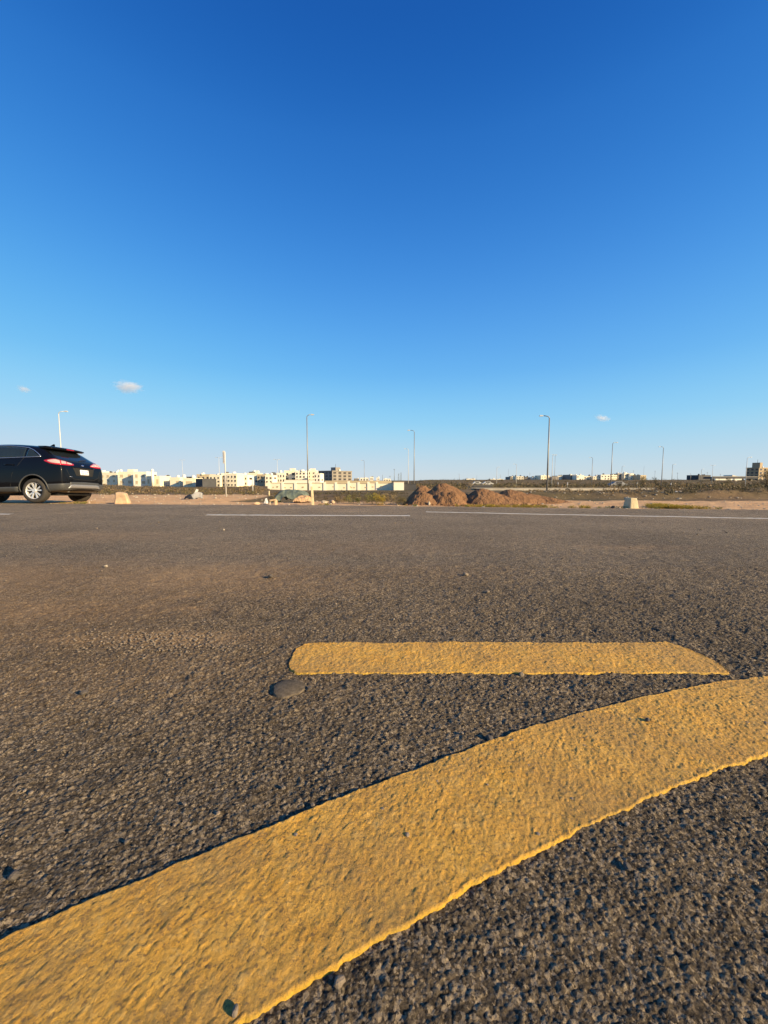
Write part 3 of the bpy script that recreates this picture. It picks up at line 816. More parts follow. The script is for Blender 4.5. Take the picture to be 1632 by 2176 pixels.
# ------------------------------------------------------------------ rocks and pebbles
def rock_mesh(name, r, seed, mat, squash=0.75, sub=2, ang=0.35):
    bm = bmesh.new(); bmesh.ops.create_icosphere(bm, subdivisions=sub, radius=1.0)
    rg = random.Random(seed)
    planes = [(Vector((rg.gauss(0, 1), rg.gauss(0, 1), rg.gauss(0, 1))).normalized(), 0.62 + 0.3 * rg.random()) for _ in range(9)]
    for v in bm.verts:
        for n, d in planes:
            e = v.co.dot(n) - d
            if e > 0: v.co -= n * e
        v.co = Vector((v.co.x * r[0], v.co.y * r[1], v.co.z * r[2])) * (1 + 0.10 * (rg.random() - 0.5))
        v.co.z += r[2] * 0.7
    me = bpy.data.meshes.new(name); bm.to_mesh(me); bm.free(); me.materials.append(mat)
    return me
def rock(name, x, y, size, mat, label, cat, seed, z=0.0, Y=None, group=None, r=None):
    p = gnd(x, y, z) if Y is None else at(x, y, Y)
    if Y is not None: p.z = tz(p.x, Y) - 0.02
    s = r or (size, size * 0.8, size * 0.65)
    o = link(bpy.data.objects.new(name, rock_mesh(name, s, seed, mat)))
    o.location = p; o.rotation_euler = (0, 0, seed * 1.7)
    tag(o, label, cat, group)
    return o
G = 'pebbles on the asphalt'
rock('pebble', 500, 2152, 0.0065, M['pebble'], 'brown pebble lying on the curved yellow band at the bottom', 'pebble', 1, 0.005, group=G)
rock('pebble', 722, 2092, 0.0085, M['pebble'], 'brown pebble at the lower rim of the curved yellow band', 'pebble', 2, 0.0, group=G)
rock('pebble', 1040, 1572, 0.011, M['pebble_dark'], 'dark pebble at the upper rim of the curved yellow band', 'pebble', 3, 0.0, group=G)
rock('pebble', 1376, 1532, 0.008, M['pebble_dark'], 'dark pebble on the right part of the curved yellow band', 'pebble', 4, 0.005, group=G)
rock('pebble', 657, 1465, 0.011, M['pebble_dark'], 'dark pebble beside the round grey plug', 'pebble', 5, 0.0, group=G)
rock('pebble', 1108, 1436, 0.012, M['pebble'], 'brown pebble just below the short yellow bar', 'pebble', 6, 0.0, group=G)
rock('pebble', 30, 1866, 0.011, M['pebble_dark'], 'dark pebble at the lower left edge of the picture', 'pebble', 7, 0.0, group=G)
rock('pebble', 1036, 1260, 0.016, M['pebble'], 'brown pebble above the middle of the short yellow bar', 'pebble', 8, 0.0, group=G)
rock('pebble', 990, 1223, 0.021, M['pebble'], 'brown pebble furthest up the lot above the yellow bar', 'pebble', 9, 0.0, group=G)
rock('pebble', 714, 1286, 0.011, M['pebble'], 'brown pebble above the left end of the yellow bar', 'pebble', 10, 0.0, group=G)
rock('pebble', 836, 1318, 0.010, M['pebble'], 'brown pebble close above the yellow bar', 'pebble', 11, 0.0, group=G)
rock('pebble', 575, 1228, 0.025, M['pebble_dark'], 'dark pebble on the left middle of the lot', 'pebble', 12, 0.0, group=G)
rock('pebble', 225, 1205, 0.016, M['stone'], 'pale pebble above the dusty patch', 'pebble', 13, 0.0, group=G)
rock('pebble', 1332, 1845, 0.008, M['pebble_dark'], 'dark pebble on the dark asphalt below the yellow band', 'pebble', 14, 0.0, group=G)
rock('pebble', 178, 1476, 0.013, M['pebble_dark'], 'dark pebble on the left below the dusty patch', 'pebble', 15, 0.0, group=G)
rock('pebble', 475, 1127, 0.02, M['stone'], 'pale stone on the asphalt below the left white dash', 'pebble', 16, 0.0)

# grit too small to count
rg = np.random.default_rng(77)
base = rock_mesh('grit_base', (1, 0.8, 0.6), 5, M['pebble'], sub=1)
bv = np.zeros(len(base.vertices) * 3); base.vertices.foreach_get('co', bv); bv = bv.reshape(-1, 3)
bf = np.array([p.vertices[:] for p in base.polygons])
bpy.data.meshes.remove(base)
parts = []
def grit_at(X, Y, s):
    a = rg.random() * 6.28; c, sn = math.cos(a), math.sin(a)
    R = np.array([[c, -sn, 0], [sn, c, 0], [0, 0, 1]])
    parts.append(((bv * s) @ R.T + np.array([X, Y, 0.002]), bf))
for k in range(620):
    p = gnd(320 + rg.normal() * 110, 1366 + rg.normal() * 16 - 0.06 * (rg.random() * 100)); grit_at(p.x, p.y, 0.003 + 0.004 * rg.random() ** 2)
for k in range(420):
    y = 1110 + 700 * rg.random() ** 1.6; p = gnd(rg.random() * 1632, y); grit_at(p.x, p.y, (0.0022 + 0.0045 * rg.random() ** 3) * max(1, p.y * 0.55))
V, Fc = cat_mesh(parts)
tag(mesh_np('grit', V, Fc, M['pebble'], smooth=False), 'loose grit scattered over the asphalt', 'grit', kind='stuff')
# rubble on the waste ground
parts = []
for k in range(900):
    x = rg.random() * 1800 - 80; Y = 0
    X = (x - 816) / F * 12; Y = float(edge_y(X)) + 0.1 + 6 * rg.random() ** 2
    s = 0.012 + 0.04 * rg.random() ** 4
    parts.append(((bv * s) + np.array([X * Y / 12, Y, tz(X * Y / 12, Y) - 0.005]), bf))
for k in range(160):
    x = 1100 + rg.random() * 600; Y = 17 + 2.2 * rg.random(); X = (x - 816) / F * Y; s = 0.02 + 0.06 * rg.random() ** 3
    parts.append(((bv * s) + np.array([X, Y, tz(X, Y) - 0.005]), bf))
for k in range(120):
    x = 210 + rg.random() * 350; Y = 18 + 10 * rg.random(); X = (x - 816) / F * Y; s = 0.03 + 0.07 * rg.random() ** 3
    parts.append(((bv * s) + np.array([X, Y, tz(X, Y) - 0.005]), bf))
V, Fc = cat_mesh(parts)
tag(mesh_np('rubble', V, Fc, M['stone'], smooth=False), 'small pale rubble scattered on the waste ground', 'rubble', kind='stuff')
parts = []
for k in range(420):
    x = 862 + rg.random() * 300; Y = 11.15 + 0.9 * rg.random() ** 1.5 - (x - 862) / 300 * 0.45; X = (x - 816) / F * Y; s = 0.012 + 0.05 * rg.random() ** 3
    parts.append(((bv * s) + np.array([X, Y, max(tz(X, Y), -0.12) + 0.002]), bf))
V, Fc = cat_mesh(parts)
tag(mesh_np('clods', V, Fc, M['mound'], smooth=False), 'loose brown clods at the foot of the dirt mounds', 'clods', kind='stuff')
G = 'stones on the waste ground'
rock('stone', 912, 1073, 0.07, M['stone'], 'pale upright stone in front of the leftmost dirt mound', 'stone', 21, Y=11.2, group=G, r=(0.05, 0.04, 0.085))
rock('stone', 908, 1068, 0.05, M['stone'], 'round pale stone beside the upright one at the mound foot', 'stone', 22, Y=11.5, group=G)
rock('stone', 991, 1064, 0.05, M['stone'], 'pale stone on the foot of the tallest mound', 'stone', 23, Y=11.35, group=G)
rock('stone', 1420, 1072, 0.06, M['stone'], 'small white pointed stone left of the golden weeds', 'stone', 24, Y=9.95, group=G, r=(0.05, 0.05, 0.07))
rock('stone', 1303, 1077, 0.08, M['pebble_dark'], 'dark jagged lump left of the concrete block', 'stone', 25, Y=9.9, group=G, r=(0.075, 0.06, 0.06))
rock('stone', 690, 1060, 0.12, M['stone'], 'pale rubble stone right of the cream marker post', 'stone', 26, Y=12.6, group=G)
rock('stone', 706, 1060, 0.13, M['rose_stone'], 'pinkish rubble stone right of the cream marker post', 'stone', 27, Y=12.9, group=G)
rock('stone', 545, 1068, 0.10, M['rose_stone'], 'flat tan stone left of the propped slab', 'stone', 28, Y=12.0, group=G, r=(0.13, 0.08, 0.06))
rock('stone', 1330, 1061, 0.10, M['stone'], 'pale stone lying behind the concrete block', 'stone', 29, Y=16.4, group=G)
rock('stone', 1437, 1047, 0.10, M['tank'], 'white stone on the berm above the golden weeds', 'stone', 30, Y=19.0, group=G)
rock('stone', 1442, 1058, 0.08, M['stone'], 'pale stone low on the berm above the golden weeds', 'stone', 31, Y=17.0, group=G)

# big pale blocks and posts at the asphalt edge
def block(x0, x1, ytop, ybot, Y, depth, rz, mat, label, name, cat, taper, bev, seed, bulge=0.0, lean=0.0):
    a, b, t = at(x0, ybot, Y), at(x1, ybot, Y), at((x0 + x1) / 2, ytop, Y)
    cx = (a.x + b.x) / 2; z0 = tz(cx, Y) - 0.03; h = t.z - z0; w = (b.x - a.x)
    bm = bmesh.new(); add_box(bm, (0, 0, h / 2), (w, depth, h), 0, taper)
    bmesh.ops.bevel(bm, geom=bm.edges[:], offset=bev, segments=3, affect='EDGES', profile=0.6)
    bmesh.ops.subdivide_edges(bm, edges=bm.edges[:], cuts=2, use_grid_fill=True)
    rg_ = random.Random(seed)
    ph = [rg_.random() * 6 for _ in range(6)]
    for v in bm.verts:
        c = v.co.copy()
        v.co.x += bulge * w * math.sin(c.z * 9 + ph[0] + c.y * 7) + lean * c.z
        v.co.y += bulge * w * math.sin(c.x * 11 + ph[1] + c.z * 6)
        v.co.z += bulge * h * math.sin(c.x * 8 + ph[2]) * (c.z / h)
    o = mesh_obj(name, bm, mat, None, True)
    o.location = (cx, Y, z0); o.rotation_euler = (0, 0, rz)
    tag(o, label, cat)
    return o
block(1330, 1350, 1058, 1079, 9.85, 0.30, 0.05, M['concrete'], 'tapered cream concrete block at the right asphalt edge', 'concrete_block', 'block', 0.70, 0.02, 3, 0.012)
block(246, 275, 1046.5, 1068, 12.4, 0.36, 0.25, M['rose_stone'], 'rounded tan boulder right of the black car', 'boulder', 'boulder', 0.72, 0.09, 4, 0.05)
block(661.5, 668, 1033, 1069, 11.4, 0.09, 0.2, M['concrete'], 'slim cream marker post standing at the asphalt edge', 'marker_post', 'post', 0.70, 0.012, 5, 0.01, -0.04)

# propped slab on two stones
p = at(580, 1068, 11.7); z = tz(p.x, 11.7)
sl = empty('broken_slab', (p.x, 11.7, z)); tag(sl, 'broken tan slab propped up like a small table', 'slab')
bm = bmesh.new(); add_box(bm, (0, 0, 0.15), (0.20, 0.22, 0.05), 0.2); bmesh.ops.bevel(bm, geom=bm.edges[:], offset=0.012, segments=2, affect='EDGES'); bmesh.ops.rotate(bm, verts=bm.verts, cent=(0, 0, 0.15), matrix=Matrix.Rotation(-0.16, 3, 'Y')); mesh_obj('top', bm, M['rose_stone'], sl)
bm = bmesh.new(); add_box(bm, (-0.075, -0.03, 0.06), (0.04, 0.1, 0.16), 0.1, 0.8); mesh_obj('foot', bm, M['stone'], sl)
bm = bmesh.new(); add_box(bm, (0.085, 0, 0.07), (0.05, 0.16, 0.16), -0.2, 0.85); mesh_obj('foot', bm, M['rose_stone'], sl)

# crumpled sheets and dumped scraps
def heap(name, x0, x1, ytop, ybot, Y, depth, mat, label, cat, seed, rough=0.35, flat=0.5):
    a, b, t = at(x0, ybot, Y), at(x1, ybot, Y), at((x0 + x1) / 2, ytop, Y)
    cx = (a.x + b.x) / 2; z0 = tz(cx, Y) - 0.03; h = t.z - z0; w = (b.x - a.x) / 2
    n, m = 60, 40
    u = np.linspace(-1, 1, n)[None, :]; v = np.linspace(-1, 1, m)[:, None]
    r = np.clip(np.maximum(np.abs(u), np.abs(v)) * (0.9 + 0.25 * fbm(u * 3, v * 3, 3, seed)), 0, 1)
    Z = h * (1 - r ** (2 + 6 * flat)) * (1 + rough * fbm(u * 2.5, v * 2.5 + 3, 4, seed + 2))
    X = u * w + 0.06 * w * fbm(u * 4, v * 4, 3, seed + 5); Yg = v * depth + 0 * u
    o = mesh_np(name, np.stack([X.ravel(), (Yg + 0 * X).ravel(), Z.ravel()], 1), grid_faces(m, n), mat)
    o.location = (cx, Y, z0); tag(o, label, cat)
    return o
heap('tarpaulin', 592, 652, 1042, 1064, 14.2, 0.5, M['tarp'], 'grey green tarpaulin heap behind the asphalt edge', 'tarpaulin', 3)
heap('earth_heap', 626, 664, 1054, 1064, 13.2, 0.35, M['ground'], 'low tan earth heap in front of the green tarpaulin', 'heap', 4, 0.4, 0.2)
heap('black_bag', 396, 414, 1052, 1060, 17.0, 0.25, M['plastic_black'], 'black plastic bag beside the grey scrap', 'bag', 6, 0.6, 0.2)
heap('plastic_bag', 1171, 1180, 1044.5, 1049, 23, 0.15, M['plastic_white'], 'white plastic bag at the foot of the tallest lamp post', 'bag', 7, 0.9, 0.2)
heap('plastic_bag', 562, 569, 1061, 1065.5, 12.4, 0.06, M['plastic_white'], 'white plastic bag left of the propped slab', 'bag', 8, 0.9, 0.2)
p = at(418, 1060, 17.0); z = tz(p.x, 17.0)
sc = empty('scrap_panel', (p.x, 17.0, z)); tag(sc, 'bent grey plastic scrap dumped on the sandy ground', 'scrap')
bm = bmesh.new(); add_box(bm, (0, 0, 0.15), (0.40, 0.05, 0.26), 0.15); bmesh.ops.subdivide_edges(bm, edges=bm.edges[:], cuts=4, use_grid_fill=True)
for v in bm.verts: v.co.y += 0.10 * math.sin(v.co.x * 9); v.co.z += 0.05 * math.sin(v.co.x * 14 + 1) + 0.12 * v.co.x
mesh_obj('panel', bm, M['plastic_grey'], sc, True)
bm = bmesh.new(); add_box(bm, (-0.1, 0.06, 0.30), (0.10, 0.04, 0.24), 0.5); bmesh.ops.rotate(bm, verts=bm.verts, cent=(0, 0, 0.2), matrix=Matrix.Rotation(0.5, 3, 'Y')); mesh_obj('flap', bm, M['plastic_white'], sc)

# ------------------------------------------------------------------ lamp posts
def lamp_post(x, ytop, Y, arm, label, mat='steel', r=0.075, ybase=None, alen=1.1, curve=True):
    """arm: -1 left, 1 right, 2 both"""
    t = at(x, ytop, Y); z0 = tz(t.x, Y) - 0.1
    o = empty('lamp_post', (t.x, Y, z0)); tag(o, label, 'lamp post', 'street lamp posts')
    h = t.z - z0; r *= 0.72
    tube('pole', [(0, 0, 0), (0, 0, h * 0.5), (0, 0, h)], [r * 1.5, r * 1.15, r * 0.85], M[mat], o, 10)
    box('base_plate', (0, 0, 0.12), (0.4, 0.4, 0.06), M[mat], o)
    for s in ((-1, 1) if arm == 2 else (arm,)):
        if curve:
            pts = [(0, 0, h - 0.02), (s * 0.06, 0, h + 0.13), (s * 0.22, 0, h + 0.24), (s * alen * 0.6, 0, h + 0.30)]
        else:
            pts = [(0, 0, h - 0.02), (s * 0.3, 0, h + 0.12), (s * alen * 0.6, 0, h + 0.24)]
        tube('arm', pts, r * 0.7, M[mat], o, 8)
        bm = bmesh.new(); add_box(bm, (s * (alen * 0.6 + 0.28), 0, h + 0.31), (0.50, 0.20, 0.10), 0, 0.7)
        bmesh.ops.bevel(bm, geom=bm.edges[:], offset=0.03, segments=2, affect='EDGES')
        hd = mesh_obj('lamp_head', bm, M['pale_steel'], o)
        box('lens', (s * (alen * 0.6 + 0.30), 0, h + 0.237), (0.42, 0.18, 0.03), M['lamp_glass'], hd)
    return o
lamp_post(124.5, 879, 50, 1, 'pale lamp post rising behind the black car', 'pale_steel', 0.075)
lamp_post(652, 886, 50, 1, 'tall lamp post in front of the houses above the cream wall', r=0.08, alen=0.7)
lamp_post(880.5, 918, 66, -1, 'lamp post with left arm standing left of the dirt mounds', 'steel', 0.08)
lamp_post(868, 956, 100, -1, 'thin distant lamp post beside the one left of the mounds', 'pale_steel', 0.08)
lamp_post(1167.5, 889, 45, -1, 'tallest lamp post right of the dirt mounds with left arm', r=0.10)
lamp_post(1174.5, 969, 105, 1, 'thin lamp post close behind the tallest one', 'pale_steel', 0.09)
lamp_post(1180, 968, 140, -1, 'thinnest lamp post behind the tallest one', 'steel', 0.07)
lamp_post(1259.5, 974, 130, -1, 'left leaning arm lamp post between the tallest and the next tall one', r=0.10)
lamp_post(1302, 943, 86, 1, 'tall lamp post with right arm above the concrete block', r=0.09)
lamp_post(1322, 992, 170, 1, 'short lamp post right of the tall right armed one', r=0.10)
lamp_post(1410, 952, 92, -1, 'tall lamp post with left arm above the golden weeds', r=0.09)
lamp_post(1429.5, 988, 150, 1, 'short lamp post right of the tall left armed one', r=0.10)
lamp_post(1515, 990, 170, 2, 'double armed lamp post before the overpass', 'pale_steel', 0.10)
lamp_post(1491, 998, 190, 1, 'small lamp post above the flat grey house', r=0.10)
lamp_post(1468, 1007, 230, -1, 'smallest lamp post left of the flat grey house', r=0.11)
lamp_post(1588, 974, 100, 1, 'lamp post in front of the beige block at the right edge', 'pale_steel', 0.08)
lamp_post(1056, 994, 160, 1, 'lamp post right of the tallest mound with right arm', 'pale_steel', 0.11)
lamp_post(1098, 988, 130, -1, 'lamp post with left arm above the low right mound', 'pale_steel', 0.09)
lamp_post(1064, 1010, 230, -1, 'short lamp post behind the low right mound', r=0.11)
lamp_post(589, 978, 130, 2, 'double armed lamp post above the left end of the cream wall', 'pale_steel', 0.08)
lamp_post(465, 974, 130, 2, 'double armed lamp post left of the narrow sign', 'pale_steel', 0.08)
lamp_post(387, 979, 170, 2, 'faint double armed lamp post above the left houses', 'pale_steel', 0.07)
lamp_post(774, 980, 140, -1, 'lamp post right of the grey apartment block', 'steel', 0.09)
lamp_post(1339, 1006, 190, 1, 'short pole like lamp post before the white houses on the right', 'steel', 0.10)
lamp_post(1126, 1006, 260, -1, 'far small lamp post above the cream hall', 'steel', 0.12)
lamp_post(976, 1008, 330, -1, 'far small lamp post above the tallest dirt mound', 'steel', 0.14)

# narrow sign on a pale post
p = at(480.5, 1052, 21); z0 = tz(p.x, 21) - 0.05; zt = at(480, 958, 21).z; zb = at(480, 985, 21).z
sg = empty('narrow_sign', (p.x, 21, z0)); tag(sg, 'narrow upright white sign board on a pale post', 'sign')
tube('post', [(0, 0, 0), (0, 0, zb - z0), (0, 0.01, zt - z0 - 0.05)], 0.034, M['pale_steel'], sg, 10)
bm = bmesh.new(); add_box(bm, (-0.03, -0.055, (zt + zb) / 2 - z0), (0.125, 0.03, zt - zb)); bmesh.ops.bevel(bm, geom=bm.edges[:], offset=0.008, segments=2, affect='EDGES')
bd = mesh_obj('board', bm, M['plastic_white'], sg)
for k in range(3): box('stripe', (-0.065 + 0.032 * k, -0.073, (zt + zb) / 2 - z0 - 0.02), (0.012, 0.004, (zt - zb) * 0.82), M['plastic_grey'], bd)

# slim markers and posts on the waste ground
def post(x, ytop, Y, r, mat, label, cat='post', name='short_post'):
    t = at(x, ytop, Y); z0 = tz(t.x, Y) - 0.05
    o = tube(name, [(0, 0, 0), (0, 0, (t.z - z0) * 0.6), (0.01, 0, t.z - z0)], [r, r * 0.9, r * 0.7], M[mat], None, 8)
    o.location = (t.x, Y, z0); tag(o, label, cat)
post(571.5, 1043, 22, 0.05, 'concrete', 'stubby pale post left of the green tarpaulin')
post(536.5, 1018, 34, 0.05, 'pale_steel', 'thin pale post on the left scrub bank')
post(1186, 1025, 90, 0.10, 'pale_steel', 'pale stub post right of the tallest lamp post')
post(1206, 1025, 90, 0.10, 'pale_steel', 'second pale stub post right of the tallest lamp post')
post(1354, 1024, 80, 0.10, 'steel', 'grey stub post left of the bushy tree')
post(1426, 1026, 85, 0.10, 'pale_steel', 'pale stub post right of the left armed tall lamp post')

# ------------------------------------------------------------------ cream wall
WY = 58.0
wl = empty('boundary_wall', (0, WY, -0.9)); tag(wl, 'long low cream boundary wall in front of the left town', 'wall')
edges = [572, 601, 628, 660, 690, 714, 741, 762, 783, 801, 836]
rgw = random.Random(5)
for i, (xa, xb) in enumerate(zip(edges, edges[1:])):
    a, b = at(xa, 1037, WY), at(xb, 1037, WY); t = at(xa, 1027 + (0.6 if i % 3 else -0.4) - (1.2 if i in (6, 8) else 0), WY)
    dz = 0.9
    w = b.x - a.x - 0.03
    box('panel', ((a.x + b.x) / 2, 0.02 * (i % 2), (t.z + dz) / 2 - 0.3), (w, 0.22, t.z + dz + 0.6), M['cream'], wl)
    bm = bmesh.new(); add_box(bm, (a.x, -0.03, (t.z + dz) / 2 - 0.25), (0.34, 0.34, t.z + dz + 0.9)); mesh_obj('pillar', bm, M['white'], wl)
    box('coping', ((a.x + b.x) / 2, 0.0, t.z + dz + 0.035), (w - 0.32, 0.34, 0.07), M['tan'], wl)
    for k in range(rgw.randint(1, 3)):
        x = a.x + w * (0.15 + 0.7 * rgw.random())
        box('vent_block', (x, -0.12, 0.55 + 0.2 * rgw.random()), (0.25, 0.03, 0.16), M['tan'], wl)
# stub end of the wall: a pale box room and a panel coloured dark for the shaded return wall
def simple_wall(name, xa, xb, ytop, ybot, Y, th, mat, label, cap=None):
    a, b, t, g = at(xa, ybot, Y), at(xb, ybot, Y), at(xa, ytop, Y), None
    o = empty(name, ((a.x + b.x) / 2, Y, a.z - 0.3)); tag(o, label, 'wall')
    h = t.z - a.z + 0.3
    box('wall_face', (0, 0, h / 2), (b.x - a.x, th, h), M[mat], o)
    box('coping', (0, 0, h + 0.03), (b.x - a.x + 0.06, th + 0.08, 0.06), M[cap or 'tan'], o)
    return o
simple_wall('gate_pier', 836.5, 858, 1024.5, 1041, 57, 1.2, 'white', 'taller cream wall end at the right of the boundary wall')
simple_wall('shaded_return_wall', 858.5, 884, 1029, 1042, 57.6, 0.3, 'dark_grey', 'wall panel coloured dark for a shaded return between the cream wall end and the mounds', 'dark_grey')
simple_wall('garden_wall', 604, 668, 1020, 1027, 76, 0.25, 'white', 'pale garden wall behind the left half of the boundary wall')
simple_wall('garden_wall', 690, 832, 1022, 1027, 78, 0.25, 'tan', 'tan garden wall behind the right half of the boundary wall')
simple_wall('roadside_wall', 990, 1046, 1031, 1037, 74, 0.3, 'dark_grey', 'dark roadside wall behind the dirt mounds', 'grey')
simple_wall('kerb_wall', 1362, 1425, 1044.5, 1047.5, 36, 0.3, 'kerb', 'low pale kerb wall on the berm below the tall left armed lamp post', 'kerb')

# ------------------------------------------------------------------ houses
HN = [0]
def house(x0, x1, ytop, ybot, Y, mat, label, depth=9.0, rz=0.0, rows=0, cols=0, tanks=0, stair=None, group='houses of the left town', name='house', wmat='window', side=True, dark_tank=False):
    HN[0] += 1
    rg_ = random.Random(HN[0] * 13)
    a, b, t = at(x0, ybot, Y), at(x1, ybot, Y), at((x0 + x1) / 2, ytop, Y)
    cx = (a.x + b.x) / 2; w = b.x - a.x; h = t.z - a.z; sink = 1.6
    o = empty(name, (cx, Y + depth / 2, a.z - sink), rz); tag(o, label, 'house', group)
    H = h + sink
    box('wall', (0, 0, H / 2), (w, depth, H), M[mat], o)
    rf = box('roof', (0, 0, H - 0.02), (w - 0.5, depth - 0.5, 0.16), M['tan'], o)
    for sx, sy, ax in ((0, -1, 0), (0, 1, 0), (-1, 0, 1), (1, 0, 1)):
        box('parapet', (sx * (w / 2 - 0.125), sy * (depth / 2 - 0.125), H + 0.22), ((w if ax == 0 else 0.25), (0.25 if ax == 0 else depth - 0.5), 0.5), M[mat], rf)
    if rows:
        for r in range(rows):
            for c in range(cols):
                if rg_.random() < 0.12: continue
                ww = w / cols * (0.34 + 0.2 * rg_.random()); wh = h / rows * (0.38 + 0.12 * rg_.random())
                x = -w / 2 + w * (c + 0.5) / cols; z = sink + h * (r + 0.52) / rows
                f = box('window', (x, -depth / 2 - 0.015, z), (ww, 0.05, wh), M[wmat], o)
                box('sill', (x, -depth / 2 - 0.06, z - wh / 2 - 0.06), (ww + 0.2, 0.14, 0.1), M[mat], f)
        if side and wmat == 'window':
            sgn = 1 if cx < 0 else -1
            nc = max(1, int(depth / 4))
            for r in range(rows):
                for c in range(nc):
                    if rg_.random() < 0.3: continue
                    y = -depth / 2 + depth * (c + 0.5) / nc; z = sink + h * (r + 0.52) / rows
                    box('window', (sgn * (w / 2 + 0.015), y, z), (0.05, depth / nc * 0.4, h / rows * 0.42), M[wmat], o)
    for k in range(tanks):
        x = (rg_.random() - 0.5) * (w - 1.4); y = (rg_.random() - 0.6) * (depth - 2)
        rr = 0.45 + 0.3 * rg_.random()
        bm = bmesh.new()
        if rg_.random() < 0.6:
            add_tube(bm, [(x, y, H), (x, y, H + rr * 0.7), (x, y, H + rr * 1.9), (x, y, H + rr * 2.3), (x, y, H + rr * 2.5)], [rr * 0.5, rr, rr, rr * 0.7, rr * 0.2], 12)
        else:
            add_box(bm, (x, y, H + 0.5), (1.6, 1.2, 1.0), rg_.random())
        mesh_obj('water_tank', bm, M['tank_dark' if (dark_tank or rg_.random() < 0.25) else 'tank'], o, True)
    if stair:
        u, sw, sh = stair
        box('stair_tower', (u * w / 2, depth * 0.1, H + sh / 2), (sw, depth * 0.4, sh), M[mat], o)
    return o
W_ = 'window'
L = [
 (150, 212, 1004, 1027, 165, 'cream', 'cream house hidden half behind the rear of the black car', 2, 4, 3),
 (212, 251, 1007, 1027, 160, 'cream', 'long cream house next to the rear of the black car', 2, 3, 4),
 (251, 284, 1005, 1031, 156, 'cream', 'cream house with a square roof room right of the black car', 2, 2, 1),
 (284, 312, 1005, 1032, 152, 'white', 'bright cream house with a deep recess left of the ball topped tower', 2, 2, 0),
 (312, 342, 1014, 1033, 150, 'cream', 'low cream house under the ball topped tower', 1, 3, 1),
 (338, 364, 1018, 1033, 158, 'white', 'low white house right of the ball topped tower', 1, 3, 2),
 (362, 383, 1017, 1034, 150, 'cream', 'low cream house left of a dark narrow gap', 1, 2, 2),
 (389, 414, 1018.5, 1035, 146, 'cream', 'plain cream house left of the shade dark shed', 1, 1, 2),
 (418, 446, 1010, 1022, 185, 'tan', 'tan house standing behind the shade dark shed', 1, 3, 2),
 (446, 470, 1012, 1035, 150, 'cream', 'cream house just right of the shade dark shed', 3, 3, 1),
 (470, 484, 1008, 1035, 152, 'white', 'tall narrow cream house behind the narrow sign', 3, 2, 1),
 (484, 506, 1009, 1035, 150, 'cream', 'cream house right of the narrow sign', 3, 3, 2),
 (505, 527, 1012, 1033, 156, 'white', 'white stepped house right of the narrow sign', 2, 3, 1),
 (526, 548, 1007, 1028, 175, 'cream', 'cream house with a crowded roof midway along the town', 2, 3, 4),
 (548, 568, 1010, 1028, 172, 'tan', 'tan house left of the white gabled group', 2, 3, 1),
 (564, 580, 1012, 1028, 165, 'white', 'small white house above the left end of the boundary wall', 2, 2, 1),
 (575, 592, 1008, 1026, 190, 'grey', 'dim grey house behind the double armed lamp post', 2, 2, 1),
 (588, 606, 1007, 1026, 178, 'white', 'white house right of the double armed lamp post', 2, 3, 1),
 (604, 630, 1002, 1024, 180, 'cream', 'cream house with large dark openings', 2, 2, 1),
 (628, 650, 1003, 1024, 176, 'white', 'white house with many balconies left of the tall lamp post', 3, 3, 2),
 (650, 672, 1002, 1024, 185, 'cream', 'cream house right behind the tall lamp post', 3, 2, 1),
 (668, 682, 1008, 1024, 170, 'white', 'small white house touching the grey apartment block', 2, 2, 0),
]
for (x0, x1, yt, yb_, Y, mt, lb, r, c, tk) in L:
    house(x0, x1, yt, yb_, Y, mt, lb, depth=7.0, rz=random.uniform(-0.12, 0.06), rows=r, cols=c, tanks=tk, wmat=('tan' if x0 < 414 else 'window'), stair=((0.1, 2.4, 1.5) if x0 in (251, 604, 526, 650) else None))
house(414, 449, 1020, 1036, 140, 'dark_grey', 'shed coloured dark for its shade among the cream houses', depth=5, rz=-0.75, name='shed')  # the shade on this wall is put into its dark colour
# ball topped tower
p = at(324.5, 1016, 149); t = at(324.5, 1001, 149)
tw = empty('water_tower', (p.x, 149, p.z - 3)); tag(tw, 'slim white tower topped by a ball tank', 'tower')
tube('shaft', [(0, 0, 0), (0, 0, t.z - p.z + 3)], [0.6, 0.45], M['white'], tw, 12)
bm = bmesh.new(); bmesh.ops.create_uvsphere(bm, u_segments=14, v_segments=9, radius=0.55); bmesh.ops.translate(bm, verts=bm.verts, vec=(0, 0, t.z - p.z + 3.3)); mesh_obj('ball_tank', bm, M['tank'], tw, True)
# far white houses
FAR = [(765, 783, 1016, 1023, 'white'), (786, 793, 1014, 1022, 'white'), (800, 806, 1015.5, 1022, 'white'), (815, 830, 1018, 1023, 'white'), (752, 762, 1017.5, 1023, 'grey'), (991, 1000, 1018, 1024, 'white'), (1001, 1010, 1018, 1024, 'white'), (1042, 1054, 1019, 1024, 'white'), (1056, 1070, 1019, 1024, 'cream')]
for i, (x0, x1, yt, yb_, mt) in enumerate(FAR):
    lb = ['far white house right of the grey apartment block', 'far white cube house left of the far pylons', 'far small white house nearest the far pylons on the left', 'far low white house just left of the pylons', 'far dim house touching the grey apartment block', 'far white house above the right flank of the tallest mound', 'second far white house above the right flank of the tallest mound', 'far white house left of the lamp post over the mounds', 'far cream house right of the lamp post over the mounds'][i]
    house(x0, x1, yt, yb_, 420, mt, lb, depth=8, rows=1, cols=3, tanks=1, group='far houses on the horizon', side=False)
